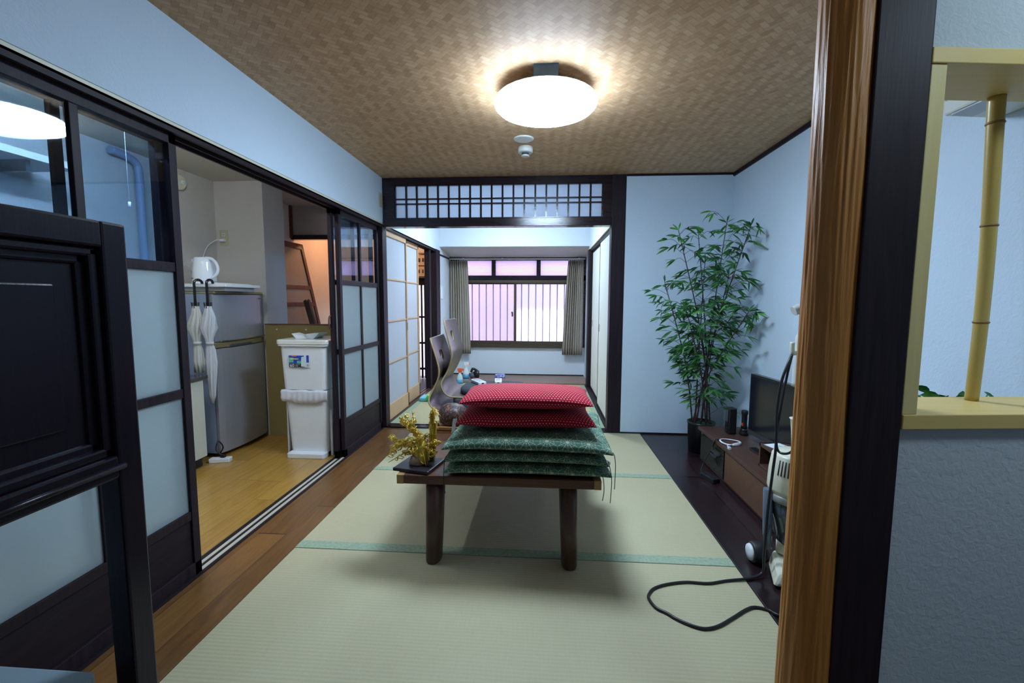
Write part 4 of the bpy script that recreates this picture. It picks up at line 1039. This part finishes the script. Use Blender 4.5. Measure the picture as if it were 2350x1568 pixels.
# ------------------------------------------------------------------ bamboo plant
px, py = 1.21, 3.44
t = thing('potted_bamboo', 'tall potted bamboo with dark canes in the corner beside the TV stand', 'plant', (px, py, 0))
mesh_obj('pot', MB().lathe(px, py, [(.086, .002), (.098, .22), (.102, .225), (.102, .235), (.092, .235), (.090, .205), (.01, .205)], 32), POTM, t)
mesh_obj('moss', MB().lathe(px, py, [(.089, .200), (.085, .214), (.03, .222)], 24), plain('dark_moss', (.02, .09, .03), .9), t)
tips = [(.97, 3.38, 1.66), (1.145, 3.48, 1.64), (1.33, 3.44, 1.72), (1.405, 3.22, 1.66), (.87, 3.32, 1.28), (1.40, 3.17, 1.08), (1.235, 3.58, 1.44), (1.315, 3.32, 1.33), (1.02, 3.30, 1.10), (1.10, 3.24, .95)]
rl = random.Random(11)
def leaf(k, p, d, L_, w_):
    d = d.normalized(); side = d.cross(Vector((rl.uniform(-.5, .5), rl.uniform(-1, 0), rl.uniform(-.2, .6)))).normalized()
    dr = Vector((0, 0, -1)); pts = []
    q = [(0, .1), (.25, .8), (.5, 1), (.75, .65), (1, .02)]
    L2, R2, Mid = [], [], []
    for f, ww in q:
        c_ = p+d*L_*f+dr*L_*.22*f*f
        L2.append(k.b.verts.new(c_+side*w_*ww)); R2.append(k.b.verts.new(c_-side*w_*ww)); Mid.append(k.b.verts.new(c_-side.cross(d)*w_*.35*ww))
    for i in range(4):
        for a, b_ in ((L2, Mid), (Mid, R2)):
            f = k.b.faces.new((a[i], a[i+1], b_[i+1], b_[i])); f.smooth = True
for ci, tip in enumerate(tips):
    a = 2*PI*ci/len(tips); base = Vector((px+.068*math.cos(a), py+.05*math.sin(a), .21)); tip = Vector(tip)
    mid = base.lerp(tip, .45); mid.x = base.x+(tip.x-base.x)*.30; mid.y = base.y+(tip.y-base.y)*.3
    path = smooth_path([base, mid, tip], 14); n = len(path); k = MB()
    k.tube(path, [.0065-.0042*i/n for i in range(n)], 7)
    for i in range(2, n-1, 2): k.tube([path[i]-Vector((0, 0, .003)), path[i]+Vector((0, 0, .003))], .0082-.004*i/n, 7)
    cane = mesh_obj('cane', k, CANE, t)
    kl = MB(); kt = MB()
    zb = .36 if ci % 3 else .30
    for i in range(4, n):
        p = path[i]
        if p.z < zb: continue
        dens = 1 if p.z < .55 else 2
        if rl.random() < (.5 if p.z < .6 else .30): continue
        for _ in range(dens if i < n-1 else 2):
            th = rl.uniform(0, 2*PI)
            if rl.random() < .35: th = rl.choice((PI, 0))+rl.uniform(-.5, .5)
            Lb = rl.uniform(.06, .19)*(1 if i < n-3 else .75)
            dirv = Vector((math.cos(th), math.sin(th)*.75, rl.uniform(.15, .7)))
            e = p+dirv*Lb
            e.x = min(e.x, 1.47); e.y = min(e.y, 3.76)
            m1 = p.lerp(e, .6)+Vector((0, 0, .02))
            kt.tube(smooth_path([p, m1, e], 3), .0013, 4)
            out = Vector((e.x-p.x, e.y-p.y, 0)); out = out.normalized() if out.length > .01 else Vector((1, 0, 0))
            for q in range(rl.randint(4, 6)):
                ph = rl.uniform(-1.35, 1.35); dv = Vector((out.x*math.cos(ph)-out.y*math.sin(ph), out.x*math.sin(ph)+out.y*math.cos(ph), rl.uniform(-.75, .35)))
                b0 = e+Vector((0, 0, 0)) if q < 4 else m1
                LL = rl.uniform(.06, .10)
                if b0.x+dv.x*LL > 1.52 or b0.y+dv.y*LL > 3.84: dv.x = -abs(dv.x)*.3; dv.y = -abs(dv.y)
                leaf(kl, b0, dv, LL, LL*.088)
    for q in range(5):
        dv = Vector((rl.uniform(-1, 1), rl.uniform(-.6, .3), rl.uniform(.2, 1.2)))
        leaf(kl, path[-1], dv, .075, .0065)
    mesh_obj('twigs', kt, CANE, cane); mesh_obj('foliage', kl, LEAF, cane)

# ------------------------------------------------------------------ TV stand and what stands on it
t = thing('tv_stand', 'low dark walnut TV stand along the right wall', 'stand', (1.33, 2.7, 0))
k = MB().box(1.13, 1.50, 2.02, 3.27, .222, .245).box(1.15, 1.50, 2.03, 2.05, .02, .222).box(1.15, 1.50, 3.24, 3.26, .02, .222).box(1.15, 1.50, 2.80, 2.82, .02, .222).box(1.15, 1.50, 2.03, 3.26, .008, .025).box(1.48, 1.50, 2.03, 3.26, .02, .222)
mesh_obj('carcass', k, STAND, t, bev=.002)
mesh_obj('drawer_front', B(1.138, 1.152, 2.05, 2.80, .030, .216), STANDFRONT, t, bev=.002)
mesh_obj('plinth', B(1.17, 1.48, 2.06, 3.23, .002, .008), BLACKP, t)
mesh_obj('glass_door', B(1.142, 1.147, 2.83, 3.235, .03, .216), plain('smoked_glass', (.03, .03, .015), .08), t)
ZS = .2455
t = thing('television', 'flat black television angled on the TV stand', 'television', (1.36, 2.66, ZS))
P0, P1 = Vector((1.335, 2.93, 0)), Vector((1.40, 2.30, 0)); dv = (P1-P0).normalized(); nn = Vector((-dv.y, dv.x, 0))
if nn.x > 0: nn = -nn
def tvb(mb, a, b_, z0, z1, f0, f1):
    L_ = (P1-P0).length; A_ = P0+dv*L_*a; B_ = P0+dv*L_*b_
    q = [A_+nn*f0, B_+nn*f0, B_+nn*f1, A_+nn*f1]
    mb.hexa([(v.x, v.y, z0) for v in q]+[(v.x, v.y, z1) for v in q]); return mb
mesh_obj('casing', tvb(MB(), 0, 1, .300, .690, -.03, .01), plain('glossy_black', (.008, .008, .010), .15), t, bev=.004)
mesh_obj('screen', tvb(MB(), .022, .978, .335, .675, .010, .0115), SCREEN, t)
mesh_obj('lower_bezel', tvb(MB(), .01, .99, .304, .328, .010, .013), plain('satin_black', (.03, .03, .035), .3), t)
mesh_obj('logo', tvb(MB(), .47, .53, .312, .317, .013, .0138), STEEL, t)
mesh_obj('neck', tvb(MB(), .38, .48, .2605, .31, -.02, -.005), BLACKP, t)
mesh_obj('foot', tvb(MB(), .25, .60, ZS+.0005, ZS+.014, -.09, .09), plain('glossy_black_foot', (.01, .01, .012), .12), t, bev=.003)
t = thing('tower_speaker', 'small black box speaker at the far end of the TV stand', 'speaker', (1.30, 3.10, ZS))
mesh_obj('cabinet', MB().rbox(1.262, 1.318, 3.07, 3.13, ZS+.001, ZS+.178, .012), BLACKP, t, bev=.006)
mesh_obj('front_face', B(1.259, 1.262, 3.078, 3.122, ZS+.012, ZS+.165), plain('gloss_black_front', (.01, .01, .012), .1), t)
t = thing('flashlight', 'black flashlight with orange band standing on its head beside the speaker', 'flashlight', (1.365, 3.07, ZS))
mesh_obj('barrel', MB().lathe(1.365, 3.07, [(.019, ZS+.045), (.021, ZS+.06), (.018, ZS+.07), (.018, ZS+.14), (.022, ZS+.145), (.022, ZS+.165), (.018, ZS+.17)], 20), BLACKP, t)
mesh_obj('head', MB().lathe(1.365, 3.07, [(.024, ZS+.001), (.029, ZS+.005), (.029, ZS+.02), (.022, ZS+.028), (.026, ZS+.034), (.020, ZS+.045)], 20), BLACKP, t)
mesh_obj('orange_band', B(1.343, 1.350, 3.05, 3.065, ZS+.066, ZS+.084), ORANGE, t)
def coil(c_, r, n, z, turns=1.7, ex=(1, 1)):
    return [(c_[0]+r*ex[0]*math.cos(2*PI*turns*i/n+2.2)*(1-.08*i/n), c_[1]+r*ex[1]*math.sin(2*PI*turns*i/n+2.2), z+.003*math.sin(i*.7)+.004*i/n) for i in range(n+1)]
t = thing('network_cable', 'white coiled network cable at the edge of the TV stand', 'cable', (1.19, 2.87, ZS))
pts = coil((1.20, 2.88), .062, 30, ZS+.006, 1.6)
mesh_obj('cable', MB().tube(pts+[(1.150, 2.80, ZS+.008), (1.145, 2.77, ZS+.008)], .0036, 6), WHITEP, t)
mesh_obj('plug', MB().box(1.138, 1.152, 2.745, 2.77, ZS+.001, ZS+.014), plain('clear_plug', (.7, .76, .8), .15), t)
t = thing('riser_shelf', 'small brown open box standing on the near end of the TV stand', 'box', (1.27, 2.38, ZS))
x0, x1, y0, y1, z0, z1 = 1.195, 1.35, 2.27, 2.495, ZS+.001, .375
k = MB().box(x0, x1, y0, y1, z0, z0+.012).box(x0, x1, y0, y1, z1-.018, z1).box(x0, x1, y0, y0+.014, z0, z1).box(x0, x1, y1-.014, y1, z0, z1).box(x1-.008, x1, y0, y1, z0, z1)
mesh_obj('box_shell', k, STAND, t, bev=.0015)
t = thing('leaflets', 'white and green printed leaflets spread on the small brown box', 'papers', (1.27, 2.38, .376))
def sheet(x, y, w_, l_, a, z):
    ca, sa = math.cos(a), math.sin(a); q = [(x+u*ca-v*sa, y+u*sa+v*ca) for u, v in ((-w_, -l_), (w_, -l_), (w_, l_), (-w_, l_))]
    return MB().hexa([(*p, z) for p in q]+[(*p, z+.0012) for p in q])
mesh_obj('white_leaflet', sheet(1.27, 2.40, .05, .075, .30, .3755), PAPERW, t)
def striped():
    m, t_, b = mat('green_striped_print'); x, y, z = coords(t_)
    k_ = ((x*.8+y*.6)/.022).f('FRACT').f('LESS_THAN', .35); setc(t_, b, mix(t_, k_, (.75, .80, .80), (.18, .42, .32)), .5); return m
mesh_obj('green_leaflet', sheet(1.29, 2.36, .05, .07, -.2, .3772), striped(), t)
t = thing('power_adapter', 'black power adapter with cord on the dark floor by the stand', 'adapter', (1.09, 2.90, 0))
mesh_obj('brick', MB().hexa([(1.075, 2.80, .003), (1.125, 2.82, .003), (1.085, 2.94, .003), (1.035, 2.92, .003), (1.075, 2.80, .033), (1.125, 2.82, .033), (1.085, 2.94, .033), (1.035, 2.92, .033)]), BLACKP, t, bev=.004)
mesh_obj('cord', MB().tube(smooth_path([(1.06, 2.93, .02), (1.07, 3.0, .012), (1.10, 3.04, .06), (1.125, 3.0, .15), (1.128, 2.96, .20), (1.126, 2.93, .252), (1.15, 2.92, .252)], 6), .0025, 5), CORD, t)
t = thing('tied_cable_bundle', 'bundled black cable hanging in front of the open compartment of the stand', 'cable', (1.12, 2.93, .16))
k = MB()
for q in range(5):
    r = .018+.004*q; k.tube([(1.112+.004*q, 2.92+.055*math.cos(a)*(1+.1*q), .155+.014*math.sin(a)+.004*q) for a in [2*PI*i/16 for i in range(17)]], .003, 5)
mesh_obj('loops', k, CORD, t)
mesh_obj('hanging_lead', MB().tube(smooth_path([(1.118, 2.92, .16), (1.12, 2.95, .20), (1.125, 2.93, .248), (1.14, 2.92, .250)], 5), .003, 5), CORD, t)

# ------------------------------------------------------------------ stick vacuum
vx, vy = 1.055, 1.90
t = thing('stick_vacuum', 'cream upright stick vacuum with smoky dust canister, half behind the log pillar', 'vacuum', (vx, vy, 0))
k = MB().hexa([(.925, 1.76, .012), (1.16, 1.72, .012), (1.19, 1.90, .012), (.985, 1.93, .012), (.955, 1.775, .060), (1.14, 1.745, .060), (1.16, 1.90, .085), (1.0, 1.92, .085)])
mesh_obj('floor_head', k, CREAMP, t, bev=.014)
mesh_obj('front_bumper', MB().tube([(1.0, 1.735, .028), (1.15, 1.715, .028)], .020, 12), WHITEP, t)
w1 = mesh_obj('wheel', xlathe(.925, 1.955, .046, [(.040, 0), (.046, .008), (.046, .05), (.04, .06)]), BLACKR, t)
mesh_obj('hub', xlathe(.917, 1.955, .046, [(.010, -.001), (.034, 0), (.037, .009)]), WHITEP, w1)
mesh_obj('neck', MB().tube([(1.03, 1.89, .08), (1.045, 1.90, .14)], [.030, .04], 14), CREAMP, t)
mesh_obj('dust_canister', MB().lathe(vx+.012, vy, [(.050, .115), (.064, .14), (.080, .23), (.098, .315)], 32), plain('smoky_plastic', (.045, .06, .07), .12, Coat_Weight=.5), t)
mesh_obj('side_tube', MB().tube([(.965, 1.90, .10), (.962, 1.90, .20), (.957, 1.90, .36)], .019, 12), plain('grey_blue_tube', (.10, .13, .17), .15), t)
mesh_obj('collar', MB().lathe(vx+.012, vy, [(.098, .315), (.104, .322), (.104, .342), (.100, .348)], 32), plain('grey_collar', (.30, .30, .27), .4), t)
bd = mesh_obj('motor_housing', MB().lathe(vx+.012, vy, [(.100, .348), (.106, .37), (.103, .44), (.094, .508), (.089, .516), (.05, .520)], 36), CREAMP, t)
k = MB()
for i in range(4):
    a = PI+.40+i*.13; ca, sa = math.cos(a), math.sin(a)
    k.tube([(vx+.012+.1035*ca, vy+.1035*sa, .435), (vx+.012+.0950*ca, vy+.0950*sa, .497)], .003, 5)
mesh_obj('vent_slots', k, plain('dark_slot', (.05, .045, .04), .6), bd)
mesh_obj('upper_socket', MB().lathe(1.062, vy, [(.020, .520), (.024, .60), (.030, .66), (.034, .665)], 20), CREAMP, t)
mesh_obj('steel_shaft', MB().tube([(1.068, vy, .66), (1.068, vy, .82)], .010, 10), BLACKP, t)
hd = mesh_obj('handle_grip', MB().tube(smooth_path([(1.062, vy, .80), (1.062, vy, .92), (1.064, vy, 1.0), (1.074, vy, 1.07), (1.064, vy, 1.115), (1.035, vy, 1.118), (1.015, vy, 1.110)], 5), [.034]*6+[.032]*5+[.028]*5+[.025]*5+[.022]*5+[.020]*5, 16), plain('grey_white_grip', (.60, .62, .60), .35), t)
mesh_obj('cord_hook', MB().tube(smooth_path([(1.04, vy-.01, .945), (1.015, vy-.02, .94), (1.008, vy-.02, .955), (1.008, vy-.02, .985)], 4), .009, 8), CREAMP, t)
t = thing('vacuum_cord', 'black power cord looping off the stick vacuum across the tatami', 'cord', (.9, 1.8, 0))
z = .0055
fl = [(1.02, 1.70, .03), (.99, 1.62, .01), (.92, 1.585, .010), (.866, 1.60, .009), (.847, 1.629, z), (.805, 1.642, z), (.764, 1.625, z), (.697, 1.577, z), (.629, 1.531, z), (.577, 1.514, z), (.536, 1.526, z), (.491, 1.556, z), (.466, 1.583, z), (.432, 1.611, z), (.418, 1.656, z), (.423, 1.687, z), (.453, 1.726, z), (.513, 1.757, z), (.596, 1.777, z), (.681, 1.775, z), (.767, 1.800, z), (.846, 1.813, z+.003), (.895, 1.828, .012), (.925, 1.84, .03), (.93, 1.85, .10), (.934, 1.85, .28), (.945, 1.85, .45), (.952, 1.85, .56), (.948, 1.85, .70), (.957, 1.85, .82), (.985, 1.86, .90), (1.005, 1.875, .932)]
mesh_obj('floor_loop', MB().tube(smooth_path(fl, 5), .0055, 8), CORD, t)
mesh_obj('hanging_loop', MB().tube(smooth_path([(1.005, 1.872, .935), (.985, 1.86, .86), (.965, 1.855, .72), (.952, 1.85, .60), (.962, 1.845, .54), (.985, 1.80, .555), (1.01, 1.805, .62), (1.03, 1.84, .72), (1.055, 1.86, .78)], 6), .005, 8), CORD, t)
mesh_obj('small_loop', MB().tube(smooth_path([(1.06, 1.66, .12), (1.0, 1.66, .115), (.945, 1.68, .09), (.935, 1.70, .06), (.95, 1.64, .02), (1.0, 1.57, .008), (1.05, 1.50, .008)], 6), .005, 8), CORD, t)
mesh_obj('wall_loop', MB().tube(smooth_path([(1.078, 1.90, 1.10), (1.058, 1.90, 1.16), (1.05, 1.90, 1.22), (1.062, 1.90, 1.265), (1.09, 1.90, 1.27)], 6), .004, 8), CORD, t)

# ------------------------------------------------------------------ log pillar, bamboo pole, ac, leaves
t = thing('log_pillar', 'polished wrinkled reddish cedar log pillar left of the dark square post', 'pillar', (.655, 1.08, -.05))
k = MB(); rings = []; n = 150
for j in range(150):
    z = -.05+2.24*j/149; P = []
    for i in range(n):
        a = 2*PI*i/n
        w = noise.noise(Vector((math.cos(a)*4.2, math.sin(a)*4.2, z*2.2))); w2 = noise.noise(Vector((math.cos(a)*9, math.sin(a)*9, z*4+5)))
        r = .0545+.007*(z/1.1-1)**2*(1 if z < 1.1 else .5)+.0022*(1-abs(w)*2.4)+.0016*w2
        P.append((.655+r*math.cos(a), 1.080+r*math.sin(a), z))
    rings.append(P)
mesh_obj('trunk', k.ring_loft(rings), LOG, t)
t = thing('bamboo_pole', 'thin yellow bamboo pole standing in the framed wall opening', 'pole', (1.075, 1.16, .903))
k = MB(); nodes = (1.10, 1.335, 1.575)
def bx_(z):
    q = (z-.903)/.733; return 1.080+.006*math.sin(q*PI*1.3)-.006*q
path = [(bx_(z), 1.19+.03*(z-.9)*0, z) for z in [.9035+.7325*i/60 for i in range(61)]]
k.tube(path, [.0135+.0030*i/61 for i in range(61)], 16)
mesh_obj('culm', k, BAMBOO, t)
for z in nodes:
    q = min(path, key=lambda p: abs(p[2]-z)); rz = .0140+.0030*(z-.9)/.73
    mesh_obj('node_ring', MB().tube([(q[0], q[1], z-.003), (q[0], q[1], z), (q[0], q[1], z+.003)], [rz, rz+.0016, rz], 16), plain('brown_node', (.28, .16, .05), .5), t)
t = thing('air_conditioner', 'white wall air conditioner high on the right wall, seen through the opening', 'air conditioner', (1.44, 1.35, 1.8))
mesh_obj('case', MB().hexa([(1.36, 1.17, 1.782), (1.537, 1.17, 1.772), (1.537, 1.70, 1.772), (1.36, 1.70, 1.782), (1.33, 1.17, 2.05), (1.537, 1.17, 2.05), (1.537, 1.70, 2.05), (1.33, 1.70, 2.05)]), OFFWHITE, t, bev=.008)
mesh_obj('front_panel', MB().hexa([(1.345, 1.18, 1.83), (1.352, 1.18, 1.83), (1.352, 1.69, 1.83), (1.345, 1.69, 1.83), (1.32, 1.18, 2.045), (1.33, 1.18, 2.045), (1.33, 1.69, 2.045), (1.32, 1.69, 2.045)]), WHITEP, t)
mesh_obj('air_flap', MB().hexa([(1.362, 1.20, 1.776), (1.43, 1.20, 1.770), (1.43, 1.67, 1.770), (1.362, 1.67, 1.776), (1.362, 1.20, 1.780), (1.43, 1.20, 1.774), (1.43, 1.67, 1.774), (1.362, 1.67, 1.780)]), plain('grey_flap', (.50, .54, .58), .4), t)
t = thing('potted_vine', 'small green leafy plant peeping over the sill of the wall opening', 'plant', (1.12, 1.30, .0))
mesh_obj('planter', MB().rbox(1.0, 1.30, 1.27, 1.40, .56, .80, .02), POTM, t)
mesh_obj('planter_stand', MB().box(1.02, 1.04, 1.28, 1.30, 0, .56).box(1.26, 1.28, 1.28, 1.30, 0, .56).box(1.02, 1.04, 1.37, 1.39, 0, .56).box(1.26, 1.28, 1.37, 1.39, 0, .56), DARK, t)
k = MB()
for q in range(60):
    p = Vector((rl.uniform(1.03, 1.27), rl.uniform(1.29, 1.38), rl.uniform(.82, .885))); leaf(k, p, Vector((rl.uniform(-1, 1), rl.uniform(-.6, .6), rl.uniform(.0, .9))), .042, .011)
mesh_obj('leaves', k, LEAF, t)

# ------------------------------------------------------------------ dark framed screen at the left, stool behind it
t = thing('panelled_screen', 'dark lacquered panel screen with open lower half, nearest object at left', 'screen', (-1.03, .80, 0))
xf, xb, ya, yb = -1.0, -1.055, .52, 1.025
k = MB()
for (a, b_, c_, d_) in ((yb-.062, yb, .0, 1.325), (ya, ya+.062, 0, 1.325)): k.box(xb, xf, a, b_, c_, d_)
k.box(xb, xf, ya+.06, yb-.06, 1.265, 1.325).box(xb, xf, ya+.06, yb-.06, .725, .78).box(xb, xf, ya+.06, yb-.06, .03, .09)
fr_ = mesh_obj('frame', k, DARKPANEL, t, bev=.006)
k = MB()
for e, x in ((0, xf-.006), (.022, xf-.020)):
    pass
a, b_, c_, d_ = ya+.062, yb-.062, .78, 1.265
for (w_, x_) in ((.022, xf-.012), (.040, xf-.026)):
    k.box(x_-.02, x_, a, a+w_, c_, d_).box(x_-.02, x_, b_-w_, b_, c_, d_).box(x_-.02, x_, a, b_, d_-w_, d_).box(x_-.02, x_, a, b_, c_, c_+w_)
mesh_obj('moulding', k, DARKPANEL, t, bev=.006)
mesh_obj('raised_panel', MB().box(xf-.046, xf-.034, a, b_, c_, d_).rbox(xf-.036, xf-.026, a+.085, b_-.085, c_+.085, d_-.085, .004), DARKPANEL, t, bev=.005)
mesh_obj('rail_moulding', MB().tube([(xf+.001, ya+.03, .752), (xf+.001, yb-.05, .752)], .008, 8), DARKPANEL, t)
t = thing('stool', 'pale blue-grey padded stool showing through the dark screen at bottom left', 'stool', (-1.22, .77, 0))
mesh_obj('seat', MB().rbox(-1.37, -1.066, .60, .935, .20, .25, .02), STOOL, t, bev=.008)
for x in (-1.33, -1.10):
    for y in (.64, .90): mesh_obj('leg', MB().tube([(x, y, .0), (x, y, .2)], .012, 8), DARK, t)
